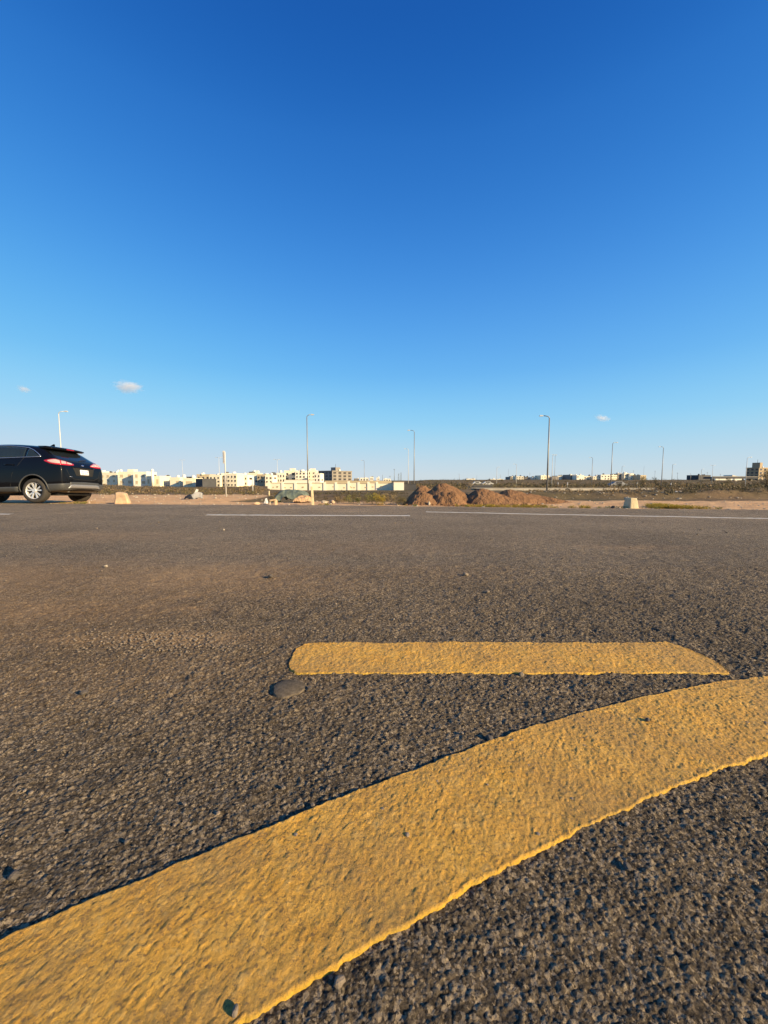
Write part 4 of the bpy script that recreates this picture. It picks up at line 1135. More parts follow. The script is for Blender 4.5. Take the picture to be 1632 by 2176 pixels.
R_ = [(1082, 1097, 1014.5, 1021, 'grey', 'grey house left of the cream hall on the right horizon'), (1097, 1113, 1013.5, 1021, 'cream', 'cream hall on the right horizon'), (1114, 1128, 1016, 1021, 'grey', 'low grey house right of the cream hall'), (1128, 1143, 1015, 1021, 'white', 'low white house left of the tallest lamp post'),
 (1146, 1166, 1011.5, 1021, 'cream', 'cream house just left of the tallest lamp post'), (1172, 1186, 1014, 1021, 'grey', 'grey house just right of the tallest lamp post'), (1185, 1195, 1012, 1021, 'white', 'white house right of the tallest lamp post'), (1195, 1207, 1013, 1021, 'grey', 'dark side house between two white ones'),
 (1207, 1224, 1010, 1021, 'grey', 'boxy grey house with white front parts'), (1224, 1240, 1011, 1021, 'white', 'white house right of the boxy grey one'), (1240, 1258, 1013, 1021, 'cream', 'cream house left of the left leaning lamp post'), (1260, 1276, 1013.5, 1021, 'cream', 'low cream house right of the left leaning lamp post'),
 (1276, 1296, 1010, 1020, 'white', 'white house left of the tall right armed lamp post'), (1296, 1310, 1010.5, 1020, 'cream', 'cream house behind the tall right armed lamp post'), (1310, 1322, 1008, 1020, 'grey', 'grey house standing in for a shaded side, right of the tall right armed lamp post'), (1322, 1336, 1007, 1020, 'cream', 'tall cream house in the middle of the right group'),  # the grey one beside the lamp post has a shaded side painted in
 (1336, 1346, 1007.5, 1020, 'white', 'bright white house in the middle of the right group'), (1346, 1362, 1012, 1020, 'white', 'low white house at the right end of the group'), (1358, 1372, 1011, 1020, 'tan', 'tan house ending the right group')]
for (x0, x1, yt, yb_, mt, lb) in R_:
    house(x0, x1, yt, yb_, 300 + random.uniform(-12, 12), mt, lb, depth=8, rz=random.uniform(-0.1, 0.35), rows=2, cols=3, tanks=random.randint(1, 3), group='houses on the right hill', side=False, dark_tank=random.random() < 0.5)
house(1476, 1512, 1011, 1020, 270, 'dark_grey', 'flat dark grey house left of the overpass', depth=8, rz=0.3, rows=1, cols=4, tanks=3, group='houses on the right hill', side=False, dark_tank=True)

# ------------------------------------------------------------------ apartment blocks
def apartment(x0, xc, x1, ytop, ybot, Y, ang, mat, rows, lcols, rcols, label, roof_room, lit_cols_wide=0.55):
    """corner building: near vertical edge at pixel xc, left face to x0, right face to x1"""
    c = at(xc, ybot, Y); t = at(xc, ytop, Y); H = t.z - c.z + 2.0; z0 = c.z - 2.0
    ca, sa = math.cos(ang), math.sin(ang)
    dl = Vector((-ca, sa, 0)) if False else Vector((-math.cos(ang), math.sin(ang), 0))
    dr = Vector((math.sin(ang), math.cos(ang), 0))
    def length(d, xpix):
        k = (xpix - 816) / F                         # X = k * depth-ish (tilt ignored for length only)
        return (k * c.y - c.x) / (d.x - k * d.y)
    ll, lr = length(dl, x0), length(dr, x1)
    o = empty('apartment_block', (c.x, c.y, z0)); tag(o, label, 'building')
    P = [Vector((0, 0, 0)), dr * lr, dr * lr + dl * ll, dl * ll]
    bm = bmesh.new()
    lo = [bm.verts.new(p) for p in P]; hi = [bm.verts.new(p + Vector((0, 0, H))) for p in P]
    for i in range(4): bm.faces.new((lo[i], lo[(i + 1) % 4], hi[(i + 1) % 4], hi[i]))
    bm.faces.new(lo[::-1]); bm.faces.new(hi)
    bmesh.ops.recalc_face_normals(bm, faces=bm.faces[:])
    mesh_obj('wall', bm, M[mat], o)
    def panel(name, d, n, s0, s1, zc, hh, dep, mt, par):
        m = d * ((s0 + s1) / 2) + n * (dep / 2 - 0.01)
        return box(name, (m.x, m.y, zc), (abs(s1 - s0), dep, hh), M[mt], par, rz=math.atan2(d.y, d.x))
    nl = Vector((-dl.y, dl.x, 0)); nl = nl if nl.dot(dr) < 0 else -nl
    nr = Vector((-dr.y, dr.x, 0)); nr = nr if nr.dot(dl) < 0 else -nr
    fh = (H - 2.0) / rows
    for d, n, ln, cols in ((dl, nl, ll, lcols), (dr, nr, lr, rcols)):
        for r in range(rows):
            zc = 2.0 + fh * (r + 0.55)
            for k in range(cols):
                s = ln * (k + 0.5) / cols; ww = ln / cols * lit_cols_wide
                f = panel('window', d, n, s - ww / 2, s + ww / 2, zc, fh * 0.5, 0.06, 'window', o)
                panel('sill', d, n, s - ww / 2 - 0.1, s + ww / 2 + 0.1, zc - fh * 0.25 - 0.08, 0.14, 0.22, mat, f)
            panel('floor_band', d, n, 0.06, ln - 0.06, 2.0 + fh * r + 0.06, 0.22, 0.10, mat, o)
        panel('cornice', d, n, -0.1, ln + 0.1, H + 0.22, 0.5, 0.3, mat, o)
    m = dr * (lr * roof_room[0]) + dl * (ll * roof_room[1])
    rr = box('roof_room', (m.x, m.y, H + roof_room[3] / 2), (roof_room[2], roof_room[2], roof_room[3]), M[mat], o, rz=-ang)
    tube('antenna', [(m.x, m.y, H + roof_room[3]), (m.x, m.y, H + roof_room[3] + 2.2)], 0.09, M['tank_dark'], rr, 6)
    bm = bmesh.new(); add_tube(bm, [(m.x + 2.6, m.y - 1, H), (m.x + 2.6, m.y - 1, H + 1.1), (m.x + 2.6, m.y - 1, H + 1.4)], [0.6, 0.6, 0.1], 10); mesh_obj('water_tank', bm, M['tank'], o, True)
    return o
apartment(676, 706, 748, 1001.5, 1022, 240, math.radians(38), 'grey', 3, 4, 4, 'grey apartment block with dark windows left of the middle', (0.35, 0.25, 4.2, 2.6))
apartment(1581, 1611, 1642, 994.5, 1022, 270, math.radians(62), 'brown', 4, 3, 4, 'beige apartment block at the right edge', (0.12, 0.3, 4.2, 3.8))

# ------------------------------------------------------------------ overpass
OY = 235
o = empty('overpass', (at(1540, 1020, OY).x, OY, tz(at(1540, 1020, OY).x, OY))); tag(o, 'distant overpass with white beams left of the beige block', 'bridge')
def ob(name, xa, xb, yt, yb_, mat, dy=0, th=2.0):
    a, b, t = at(xa, yb_, OY), at(xb, yb_, OY), at(xa, yt, OY)
    return box(name, ((a.x + b.x) / 2 - o.location.x, dy, (a.z + t.z) / 2 - o.location.z), (b.x - a.x, th, t.z - a.z), M[mat], o)
ob('deck', 1506, 1600, 1013.5, 1017.3, 'dark_grey', 0.5, 7.0)
for xa, xb in ((1509, 1516), (1517, 1533), (1534, 1544), (1549, 1564)): ob('beam', xa, xb, 1017.4, 1020.6, 'white', -3.4, 0.8)
for xa in (1512, 1531, 1551, 1575, 1594): ob('pier', xa, xa + 3.5, 1017.5, 1026, 'grey' if xa != 1551 else 'white', -2.9 if xa == 1551 else 0.4, 1.4)
ob('parapet', 1506, 1600, 1012.2, 1013.4, 'grey', -2.8, 0.3)
# white canopy roof behind it
a, b = at(1556, 1016, 300), at(1580, 1016, 300)
bm = bmesh.new(); n = 12; vs = []
for i in range(n + 1):
    u = i / n; z = 2.4 * (1 - u) ** 0.8
    vs.append([bm.verts.new((a.x + (b.x - a.x) * u, 300 + dy, a.z + dz + z)) for dy, dz in ((0, 0), (8, 0), (8, -0.6 - z), (0, -0.6 - z))])
for r0, r1 in zip(vs, vs[1:]):
    for k in range(4): bm.faces.new((r0[k], r1[k], r1[(k + 1) % 4], r0[(k + 1) % 4]))
bm.faces.new(vs[0]); bm.faces.new(vs[-1][::-1]); bmesh.ops.recalc_face_normals(bm, faces=bm.faces[:])
tag(mesh_obj('canopy_roof', bm, M['white'], None), 'sloping white canopy roof beside the beige block', 'roof')

# far lattice pylons and masts
def pylon(x, ytop, Y, w, label):
    b, t = at(x, 1021, Y), at(x, ytop, Y)
    o = empty('pylon', (b.x, Y, tz(b.x, Y))); tag(o, label, 'pylon', 'far pylons')
    h = t.z - o.location.z
    for sx in (-1, 1):
        for sy in (-1, 1):
            tube('leg', [(sx * w, sy * w, 0), (sx * w * 0.55, sy * w * 0.55, h)], 0.28, M['pylon'], o, 5)
    bm = bmesh.new()
    for k in range(7):
        z0_, z1_ = h * k / 7, h * (k + 1) / 7; w0, w1 = w * (1 - 0.45 * k / 7), w * (1 - 0.45 * (k + 1) / 7)
        add_tube(bm, [(-w0, -w0, z0_), (w1, -w1, z1_)], 0.18, 5); add_tube(bm, [(w0, -w0, z0_), (-w1, -w1, z1_)], 0.18, 5)
        add_tube(bm, [(-w1, -w1, z1_), (w1, -w1, z1_)], 0.18, 5)
    mesh_obj('lattice', bm, M['pylon'], o)
pylon(847, 1006, 900, 1.4, 'left one of two far lattice pylons tinted blue for haze')
pylon(852, 1004, 900, 1.1, 'right one of two far lattice pylons tinted blue for haze')
def mast(x, ytop, Y, r, label, bar=0.0):
    b, t = at(x, 1022, Y), at(x, ytop, Y); z0 = tz(b.x, Y)
    o = empty('mast', (b.x, Y, z0)); tag(o, label, 'mast', 'far masts')
    h = t.z - z0
    tube('pole', [(0, 0, 0), (0, 0, h)], [r, r * 0.6], M['pylon'], o, 6)
    if bar: tube('crossbar', [(-bar, 0, h * 0.93), (bar, 0, h * 0.93)], r * 0.6, M['pylon'], o, 6)
for x, yt, r, lb, br in ((813, 1009, 0.35, 'thin far mast left of the pylons', 0), (829, 1011, 0.35, 'far mast with a cross bar left of the pylons', 1.2), (838, 996, 0.4, 'tall far mast above the cream wall end', 1.0), (792, 1013, 0.5, 'short thick far mast beside the white cube house', 0), (966, 1017, 0.3, 'far mast above the tallest dirt mound', 0.8), (1013, 1010, 0.2, 'thin far mast above the right flank of the tallest mound', 0), (1080, 997, 0.2, 'very thin far mast left of the cream hall', 0), (1345, 999, 0.22, 'far thin mast above the bright white house', 0.9), (1367, 991, 0.16, 'very thin far mast right of the white houses', 0), (1391, 1000, 0.22, 'far mast with slanted head left of the tall left armed lamp post', 0.9), (1439, 1004, 0.25, 'far lattice like mast right of the tall left armed lamp post', 1.0), (1502, 1003, 0.25, 'far mast on the flat grey house', 0.9), (1530, 1007, 0.25, 'far mast above the overpass', 0.7)):
    mast(x, yt, 480, r, lb, br)

# a few parked vehicles and roadside pieces far right
def far_car(x, ybot, Y, mat, label, L_=4.2):
    p = at(x, ybot, Y); z0 = tz(p.x, Y) + 0.05
    o = empty('parked_car', (p.x, Y, z0)); tag(o, label, 'car', 'far cars on the road')
    bm = bmesh.new()
    pr = [(-0.5, 0.3), (-0.5, 0.85), (-0.38, 0.95), (-0.24, 1.42), (0.16, 1.45), (0.30, 0.98), (0.47, 0.85), (0.5, 0.35)]
    A = [bm.verts.new((u * L_, -0.85, z)) for u, z in pr]; B = [bm.verts.new((u * L_, 0.85, z)) for u, z in pr]
    n = len(pr)
    for i in range(n): bm.faces.new((A[i], A[(i + 1) % n], B[(i + 1) % n], B[i]))
    bm.faces.new(A[::-1]); bm.faces.new(B); bmesh.ops.recalc_face_normals(bm, faces=bm.faces[:])
    mesh_obj('body', bm, M[mat], o)
    for u in (-0.3, 0.3):
        for sy in (-0.8, 0.8):
            tube('wheel', [(u * L_, sy - 0.1, 0.32), (u * L_, sy + 0.1, 0.32)], 0.33, M['tyre'], o, 12)
    for u0, u1 in ((-0.22, -0.05), (-0.03, 0.14)):
        box('window', ((u0 + u1) / 2 * L_, -0.856, 1.17), ((u1 - u0) * L_, 0.02, 0.36), M['window'], o)
far_car(1312, 1040, 95, 'plastic_grey', 'small grey car on the far road behind the concrete block')
far_car(1014, 1030, 150, 'plastic_white', 'white car behind the right flank of the tallest mound')
far_car(1036, 1033, 140, 'plastic_white', 'white car just right of the tallest mound')

# ------------------------------------------------------------------ clouds
def m_cloud():
    m = bpy.data.materials.new('cloud_vapour'); m.use_nodes = True
    t = m.node_tree; t.nodes.clear()
    out = t.nodes.new('ShaderNodeOutputMaterial'); pv = t.nodes.new('ShaderNodeVolumePrincipled')
    pv.inputs['Color'].default_value = (1, 1, 1, 1); pv.inputs['Anisotropy'].default_value = 0.1
    co = t.nodes.new('ShaderNodeTexCoord'); nz = t.nodes.new('ShaderNodeTexNoise')
    nz.inputs['Scale'].default_value = 2.2; nz.inputs['Detail'].default_value = 6; nz.inputs['Roughness'].default_value = 0.65
    t.links.new(co.outputs['Object'], nz.inputs['Vector'])
    ln = t.nodes.new('ShaderNodeVectorMath'); ln.operation = 'LENGTH'; t.links.new(co.outputs['Object'], ln.inputs[0])
    def mth(op, a, b):
        n_ = t.nodes.new('ShaderNodeMath'); n_.operation = op
        for i, v in enumerate((a, b)):
            if hasattr(v, 'links'): t.links.new(v, n_.inputs[i])
            else: n_.inputs[i].default_value = v
        return n_.outputs[0]
    d = mth('SUBTRACT', mth('ADD', mth('MULTIPLY', nz.outputs[0], 1.5), -0.12), mth('MULTIPLY', ln.outputs['Value'], 0.75))
    d = mth('MULTIPLY', mth('MAXIMUM', d, 0.0), 0.045)
    t.links.new(d, pv.inputs['Density']); t.links.new(pv.outputs[0], out.inputs['Volume'])
    return m
CM = m_cloud()
def cloud(x0, x1, y0, y1, label, seed, rot=0.0):
    Y = 2600; a, b = at(x0, (y0 + y1) / 2, Y), at(x1, (y0 + y1) / 2, Y); t, u = at(x0, y0, Y), at(x0, y1, Y)
    bm = bmesh.new(); bmesh.ops.create_icosphere(bm, subdivisions=3, radius=1.0)
    o = mesh_obj('cloud', bm, CM, None)
    o.location = ((a.x + b.x) / 2, Y, (t.z + u.z) / 2); o.scale = ((b.x - a.x) / 2, (b.x - a.x) * 0.3, (t.z - u.z) / 2); o.rotation_euler = (0, rot, 0)
    tag(o, label, 'cloud', 'small clouds')
cloud(236, 308, 806, 838, 'largest small white cloud above the left town', 1, 0.05)
cloud(34, 68, 818, 836, 'tiny white cloud at the left edge', 2, 0.3)
cloud(1260, 1300, 880, 897, 'tiny wispy cloud on the right', 3, 0.25)

# ------------------------------------------------------------------ black car
# local axes: x forward from the rear bumper, y to the car's left, z up
CAR_L, AX = 4.78, 0.84
ST = [  # x, half width, bottom z, top z
    (0.000, 0.72, 0.50, 0.72), (0.02, 0.81, 0.42, 0.99), (0.05, 0.865, 0.36, 1.09), (0.10, 0.892, 0.33, 1.17), (0.20, 0.92, 0.30, 1.245),
    (0.40, 0.945, 0.28, 1.38), (0.58, 0.955, 0.27, 1.53), (0.74, 0.96, 0.26, 1.625), (0.95, 0.965, 0.25, 1.675), (1.25, 0.968, 0.25, 1.705),
    (1.7, 0.968, 0.25, 1.735), (2.2, 0.965, 0.25, 1.735), (2.65, 0.962, 0.25, 1.695), (3.05, 0.96, 0.25, 1.56), (3.45, 0.958, 0.25, 1.30), (3.75, 0.955, 0.25, 1.12),
    (4.2, 0.93, 0.26, 1.04), (4.5, 0.88, 0.28, 0.96), (4.68, 0.80, 0.32, 0.82), (4.75, 0.70, 0.40, 0.66)]
def ring(x, w, zb, zt):
    belt = min(1.20 + 0.06 * max(0, (1.6 - x)) , zt - 0.06)
    sh = min(0.98, zt - 0.12)
    g = max(0.0, min(1.0, (zt - 1.20) / 0.45))           # how much glasshouse there is
    wb = w * (0.955 - 0.02 * g); wr = w * (0.88 - 0.18 * g)
    zm = zb + (sh - zb) * 0.45
    return [(0.0, zb), (w * 0.55, zb), (w * 0.90, zb + 0.02), (w * 0.975, zb + (sh - zb) * 0.18), (w, zm), (w * 0.995, sh - (sh - zb) * 0.15), (w * 0.985, sh), (wb, belt),
            (wb + (wr - wb) * 0.55, belt + (zt - belt) * 0.55), (wr, zt - 0.055 * (0.4 + 0.6 * g)), (wr * 0.72, zt - 0.012), (0.0, zt)]
bm = bmesh.new(); rings = []
for s_ in ST:
    r = ring(*s_)
    full = [(y, z) for y, z in r] + [(-y, z) for y, z in r[-2:0:-1]]
    rings.append([bm.verts.new((s_[0], y, z)) for y, z in full])
n = len(rings[0])
for r0, r1 in zip(rings, rings[1:]):
    for k in range(n): bm.faces.new((r0[k], r0[(k + 1) % n], r1[(k + 1) % n], r1[k]))
def cap(ringv):
    for k in range(n // 2):
        a, b, c, d = ringv[k], ringv[(k + 1) % n], ringv[(n - k - 1) % n], ringv[(n - k) % n]
        vs = []
        for v in (a, b, c, d):
            if v not in vs: vs.append(v)
        if len(vs) >= 3: bm.faces.new(vs)
cap(rings[0]); cap(rings[-1])
bmesh.ops.recalc_face_normals(bm, faces=bm.faces[:])
CARX, CARY = -9.77, 12.62
car = empty('parked_suv', (CARX, CARY, 0.0)); tag(car, 'black SUV parked at the left edge of the lot', 'car')
body = mesh_obj('body', bm, M['paint'], car, True)
sub = body.modifiers.new('sub', 'SUBSURF'); sub.levels = 2; sub.render_levels = 2
dg = bpy.context.evaluated_depsgraph_get()
body.parent = None
bpy.context.view_layer.update(); dg = bpy.context.evaluated_depsgraph_get()
me2 = bpy.data.meshes.new_from_object(body.evaluated_get(dg))
body.modifiers.clear(); body.data = me2
bv_ = bmesh.new(); bv_.from_mesh(me2); TREE = bvhtree.BVHTree.FromBMesh(bv_); bv_.free()
# wheel arches
AXLES = (AX, AX + 2.85)
bm = bmesh.new()
for ax in AXLES:
    for sy in (-1, 1):
        ret = bmesh.ops.create_cone(bm, cap_ends=True, segments=40, radius1=0.415, radius2=0.415, depth=0.5, matrix=Matrix.Translation((ax, sy * 0.90, 0.37)) @ Matrix.Rotation(math.pi / 2, 4, 'X'))
cut = mesh_obj('cutter', bm, None)
bo = body.modifiers.new('b', 'BOOLEAN'); bo.object = cut; bo.operation = 'DIFFERENCE'; bo.solver = 'EXACT'
bpy.context.view_layer.update(); dg = bpy.context.evaluated_depsgraph_get()
me3 = bpy.data.meshes.new_from_object(body.evaluated_get(dg))
body.modifiers.clear(); body.data = me3
for p in me3.polygons: p.use_smooth = True
me3.materials.clear(); me3.materials.append(M['paint'])
bpy.data.objects.remove(cut)
body.parent = car
try:
    me3.set_sharp_from_angle(angle=math.radians(40))
except Exception: pass

def hit(o_, d):
    loc, nor, _, _ = TREE.ray_cast(Vector(o_), Vector(d).normalized())
    return loc, nor
def project(name, top, bot, axis, mat, parent=None, off=0.004, nu=16, nv=6, thick=0.004):
    """panel between two polylines given in (u, z), cast onto the body. axis: 'L' left side (u = x), 'R' right side,
    'B' rear (u = y), or an angle: seen from the rear corner (u = x-ish along the corner)"""
    def resample(pl, t):
        P = np.array(pl, float); d = np.concatenate([[0], np.cumsum(np.hypot(*np.diff(P, axis=0).T))]); d /= d[-1]
        return np.interp(t, d, P[:, 0]), np.interp(t, d, P[:, 1])
    bm = bmesh.new(); G0 = []; G1 = []
    for i in range(nu + 1):
        t = i / nu
        tu, tz_ = resample(top, t); bu, bz = resample(bot, t)
        c0, c1 = [], []
        for j in range(nv + 1):
            s = j / nv; u = tu + (bu - tu) * s; z = tz_ + (bz - tz_) * s
            if axis == 'L': loc, nor = hit((u, 3, z), (0, -1, 0))
            elif axis == 'R': loc, nor = hit((u, -3, z), (0, 1, 0))
            elif axis == 'B': loc, nor = hit((-3, u, z), (1, 0, 0))
            else:
                sy = axis                                 # rear corner, u measured from the corner: + forward, - inwards
                d = Vector((1, -sy * 1.0, 0)).normalized(); e = Vector((1, sy * 1.0, 0)).normalized()
                q = Vector((0.05, sy * 0.86, z)) + e * u - d * 3
                loc, nor = hit(q, d)
            if loc is None: loc, nor = Vector((0.05, 0, z)), Vector((-1, 0, 0))
            if nor.dot(Vector((loc.x - 2.0, loc.y, 0))) < 0 and axis not in ('L', 'R'): nor = -nor
            c0.append(bm.verts.new(loc + nor * off)); c1.append(bm.verts.new(loc - nor * thick))
        G0.append(c0); G1.append(c1)
    for i in range(nu):
        for j in range(nv):
            bm.faces.new((G0[i][j], G0[i + 1][j], G0[i + 1][j + 1], G0[i][j + 1]))
    rim = [G0[i][0] for i in range(nu + 1)] + [G0[nu][j] for j in range(1, nv + 1)] + [G0[i][nv] for i in range(nu - 1, -1, -1)] + [G0[0][j] for j in range(nv - 1, 0, -1)]
    rim1 = [G1[i][0] for i in range(nu + 1)] + [G1[nu][j] for j in range(1, nv + 1)] + [G1[i][nv] for i in range(nu - 1, -1, -1)] + [G1[0][j] for j in range(nv - 1, 0, -1)]
    m = len(rim)
    for k in range(m): bm.faces.new((rim[k], rim[(k + 1) % m], rim1[(k + 1) % m], rim1[k]))
    bmesh.ops.recalc_face_normals(bm, faces=bm.faces[:])
    return mesh_obj(name, bm, M[mat], parent or car, True)
def strip(name, pl, axis, rad, mat, parent=None, off=0.006):
    pts = []
    for u, z in pl:
        loc, nor = hit((u, 3, z), (0, -1, 0)) if axis == 'L' else hit((u, -3, z), (0, 1, 0)) if axis == 'R' else hit((-3, u, z), (1, 0, 0))
        if loc is not None: pts.append(loc + nor * off)
    return tube(name, pts, rad, M[mat], parent or car, 6)

for sd_ in ('L', 'R'):
    # side glass: rear quarter, rear door, front door
    project('side_window', [(0.86, 1.42), (0.98, 1.50), (1.14, 1.565)], [(0.72, 1.335), (0.95, 1.325), (1.12, 1.318)], sd_, 'glass', nu=8)
    project('side_window', [(1.20, 1.575), (1.7, 1.625), (2.08, 1.635)], [(1.17, 1.316), (1.6, 1.298), (2.06, 1.285)], sd_, 'glass')
    project('side_window', [(2.16, 1.635), (2.55, 1.61), (2.8, 1.55), (3.1, 1.36)], [(2.14, 1.283), (2.5, 1.270), (2.9, 1.258), (3.25, 1.25)], sd_, 'glass')
    strip('window_trim', [(0.66, 1.328), (0.80, 1.425), (0.95, 1.515), (1.15, 1.590), (1.45, 1.628), (1.8, 1.648), (2.2, 1.652), (2.6, 1.62)], sd_, 0.011, 'chrome')
    strip('belt_trim', [(0.66, 1.324), (0.95, 1.310), (1.3, 1.298), (1.8, 1.280), (2.4, 1.262), (3.0, 1.245), (3.3, 1.24)], sd_, 0.010, 'chrome')
    strip('door_handle', [(1.42, 1.075), (1.50, 1.085), (1.62, 1.088), (1.70, 1.082)], sd_, 0.017, 'paint', off=0.02)
    strip('door_handle', [(2.42, 1.055), (2.50, 1.065), (2.62, 1.068), (2.70, 1.062)], sd_, 0.017, 'paint', off=0.02)
    strip('door_gap', [(1.16, 1.29), (1.28, 1.10), (1.46, 0.82), (1.52, 0.5), (1.53, 0.36)], sd_, 0.006, 'arch', off=0.0)
    strip('door_gap', [(2.12, 1.27), (2.14, 1.0), (2.16, 0.7), (2.16, 0.36)], sd_, 0.006, 'arch', off=0.0)
    project('sill_cladding', [(1.30, 0.46), (2.2, 0.44), (3.27, 0.44)], [(1.32, 0.29), (2.2, 0.28), (3.25, 0.28)], sd_, 'cladding', nu=14, nv=4)
    # arch lip
    for ax in AXLES:
        pts = []
        for k in range(25):
            a = math.radians(-12 + 204 * k / 24); pts.append((ax + 0.43 * math.cos(a), 0.37 + 0.43 * math.sin(a)))
        strip('wheel_arch_lip', pts, sd_, 0.020, 'cladding', off=0.004)
# rear glass, lamps, panels
project('rear_window', [(-0.62, 1.53), (0, 1.545), (0.62, 1.53)], [(-0.78, 1.225), (0, 1.21), (0.78, 1.225)], 'B', 'rear_glass', nu=20)
for sy in (1, -1):
    nm = 'tail_lamp'
    tl = project(nm, [(-0.34, 1.135), (-0.20, 1.19), (0.0, 1.245), (0.12, 1.262), (0.22, 1.252), (0.37, 1.215)], [(-0.34, 1.105), (-0.20, 1.088), (0.0, 1.09), (0.12, 1.095), (0.24, 1.12), (0.37, 1.195)], sy, 'red_lens', off=0.012, nu=26)
    project('reversing_lens', [(0.02, 1.225), (0.11, 1.243), (0.20, 1.236), (0.30, 1.215)], [(0.02, 1.125), (0.11, 1.13), (0.21, 1.145), (0.30, 1.195)], sy, 'white_lens', tl, off=0.016, nu=12)
    project('reversing_lens', [(-0.14, 1.20), (-0.01, 1.222)], [(-0.14, 1.125), (-0.01, 1.122)], sy, 'white_lens', tl, off=0.016, nu=6)
    project('reversing_lens', [(-0.29, 1.148), (-0.16, 1.186)], [(-0.29, 1.118), (-0.16, 1.125)], sy, 'white_lens', tl, off=0.016, nu=6)
    rf_ = project('bumper_corner', [(-0.40, 0.60), (-0.20, 0.575), (0.0, 0.555), (0.18, 0.545), (0.33, 0.54)], [(-0.40, 0.40), (-0.20, 0.36), (0.0, 0.34), (0.18, 0.325), (0.36, 0.32)], sy, 'cladding', off=0.010, nu=20)
    project('reflector', [(-0.36, 0.535), (-0.24, 0.525)], [(-0.37, 0.500), (-0.25, 0.485)], sy, 'red_lens', off=0.016, nu=5, nv=3, parent=rf_)
project('bumper_panel', [(-0.60, 0.605), (0, 0.62), (0.60, 0.605)], [(-0.60, 0.405), (0, 0.41), (0.60, 0.405)], 'B', 'cladding', off=0.012, nu=20)
project('skid_trim', [(-0.58, 0.520), (-0.5, 0.535), (0.5, 0.535), (0.58, 0.520)], [(-0.66, 0.425), (-0.5, 0.445), (0.5, 0.445), (0.66, 0.425)], 'B', 'silver', off=0.020, nu=20)
project('plate_recess', [(-0.44, 1.03), (0, 1.035), (0.44, 1.03)], [(-0.34, 0.80), (0, 0.79), (0.34, 0.80)], 'B', 'arch', off=0.003, nu=14)
project('tailgate_handle', [(-0.46, 1.065), (0, 1.075), (0.46, 1.065)], [(-0.46, 1.035), (0, 1.04), (0.46, 1.035)], 'B', 'paint', off=0.02, nu=12, nv=2)
strip('tailgate_gap', [(-0.70, 0.98), (-0.60, 0.78), (-0.4, 0.69), (0, 0.68), (0.4, 0.69), (0.60, 0.78), (0.70, 0.98)], 'B', 0.007, 'arch', off=0.0)
pl_ = project('number_plate', [(-0.17, 0.985), (0.17, 0.985)], [(-0.17, 0.835), (0.17, 0.835)], 'B', 'plate', off=0.018, nu=8, nv=4)
for k, (u, w_, zt_, zb_) in enumerate(((-0.125, 0.03, 0.955, 0.915), (-0.075, 0.022, 0.95, 0.92), (-0.03, 0.03, 0.955, 0.918), (0.05, 0.022, 0.955, 0.915), (0.09, 0.022, 0.955, 0.915), (-0.12, 0.022, 0.895, 0.86), (-0.075, 0.022, 0.895, 0.86), (-0.03, 0.022, 0.895, 0.86), (0.05, 0.028, 0.895, 0.86), (0.095, 0.022, 0.895, 0.86))):
    project('plate_mark', [(u, zt_), (u + w_, zt_)], [(u, zb_), (u + w_, zb_)], 'B', 'plate_ink', pl_, off=0.0205, nu=2, nv=2, thick=-0.018)
project('badge', [(-0.055, 1.125), (0, 1.142), (0.055, 1.125)], [(-0.055, 1.115), (0, 1.098), (0.055, 1.115)], 'B', 'chrome', off=0.014, nu=10, nv=4)
project('model_badge', [(0.52, 0.765), (0.60, 0.775)], [(0.52, 0.75), (0.60, 0.758)], 'B', 'chrome', off=0.010, nu=3, nv=2)
# spoiler
bm = bmesh.new(); rows_ = []
for i in range(13):
    u = -1 + 2 * i / 12; y = u * 0.66; c = 0.05 * (1 - u * u)
    e = 0.06 * abs(u) ** 3
    rows_.append([bm.verts.new(v) for v in ((0.92, y, 1.655 + c * 0.5), (0.68, y * 1.0, 1.655 + c * 0.35), (0.47 + e, y, 1.618 + c * 0.2), (0.455 + e, y, 1.585 + c * 0.2), (0.60, y, 1.560), (0.85, y, 1.58))])
for r0, r1 in zip(rows_, rows_[1:]):
    for k in range(6): bm.faces.new((r0[k], r1[k], r1[(k + 1) % 6], r0[(k + 1) % 6]))
bm.faces.new(rows_[0][::-1]); bm.faces.new(rows_[-1]); bmesh.ops.recalc_face_normals(bm, faces=bm.faces[:])
sp = mesh_obj('spoiler', bm, M['paint'], car, True)
box('brake_lamp', (0.456, 0, 1.602), (0.02, 0.30, 0.018), M['red_lens'], sp)
# fin antenna, wiper, exhaust, underbody
bm = bmesh.new(); A = [(1.14, 0, 1.70), (0.96, 0, 1.69), (0.955, 0, 1.775), (0.99, 0, 1.785)]
for sy in (-1, 1):
    pass
va = [bm.verts.new((x, -0.022 if k < 2 else -0.006, z)) for k, (x, y, z) in enumerate(A)]; vb = [bm.verts.new((x, 0.022 if k < 2 else 0.006, z)) for k, (x, y, z) in enumerate(A)]
bm.faces.new(va); bm.faces.new(vb[::-1])
for k in range(4): bm.faces.new((va[k], vb[k], vb[(k + 1) % 4], va[(k + 1) % 4]))
bmesh.ops.recalc_face_normals(bm, faces=bm.faces[:]); mesh_obj('fin_antenna', bm, M['paint'], car)
strip('wiper', [(0.0, 1.235), (-0.15, 1.262), (-0.38, 1.285)], 'B', 0.014, 'arch', off=0.03)
box('underbody', (2.3, 0, 0.29), (3.9, 1.3, 0.14), M['arch'], car, bevel=0.03)
bm = bmesh.new(); add_tube(bm, [(0.45, 0.5, 0.34), (0.12, 0.5, 0.345)], 0.035, 10); mesh_obj('exhaust', bm, M['silver'], car, True)
bm = bmesh.new(); add_tube(bm, [(AX, -0.75, 0.36), (AX, 0.75, 0.36)], 0.05, 8); mesh_obj('axle', bm, M['arch'], car, True)
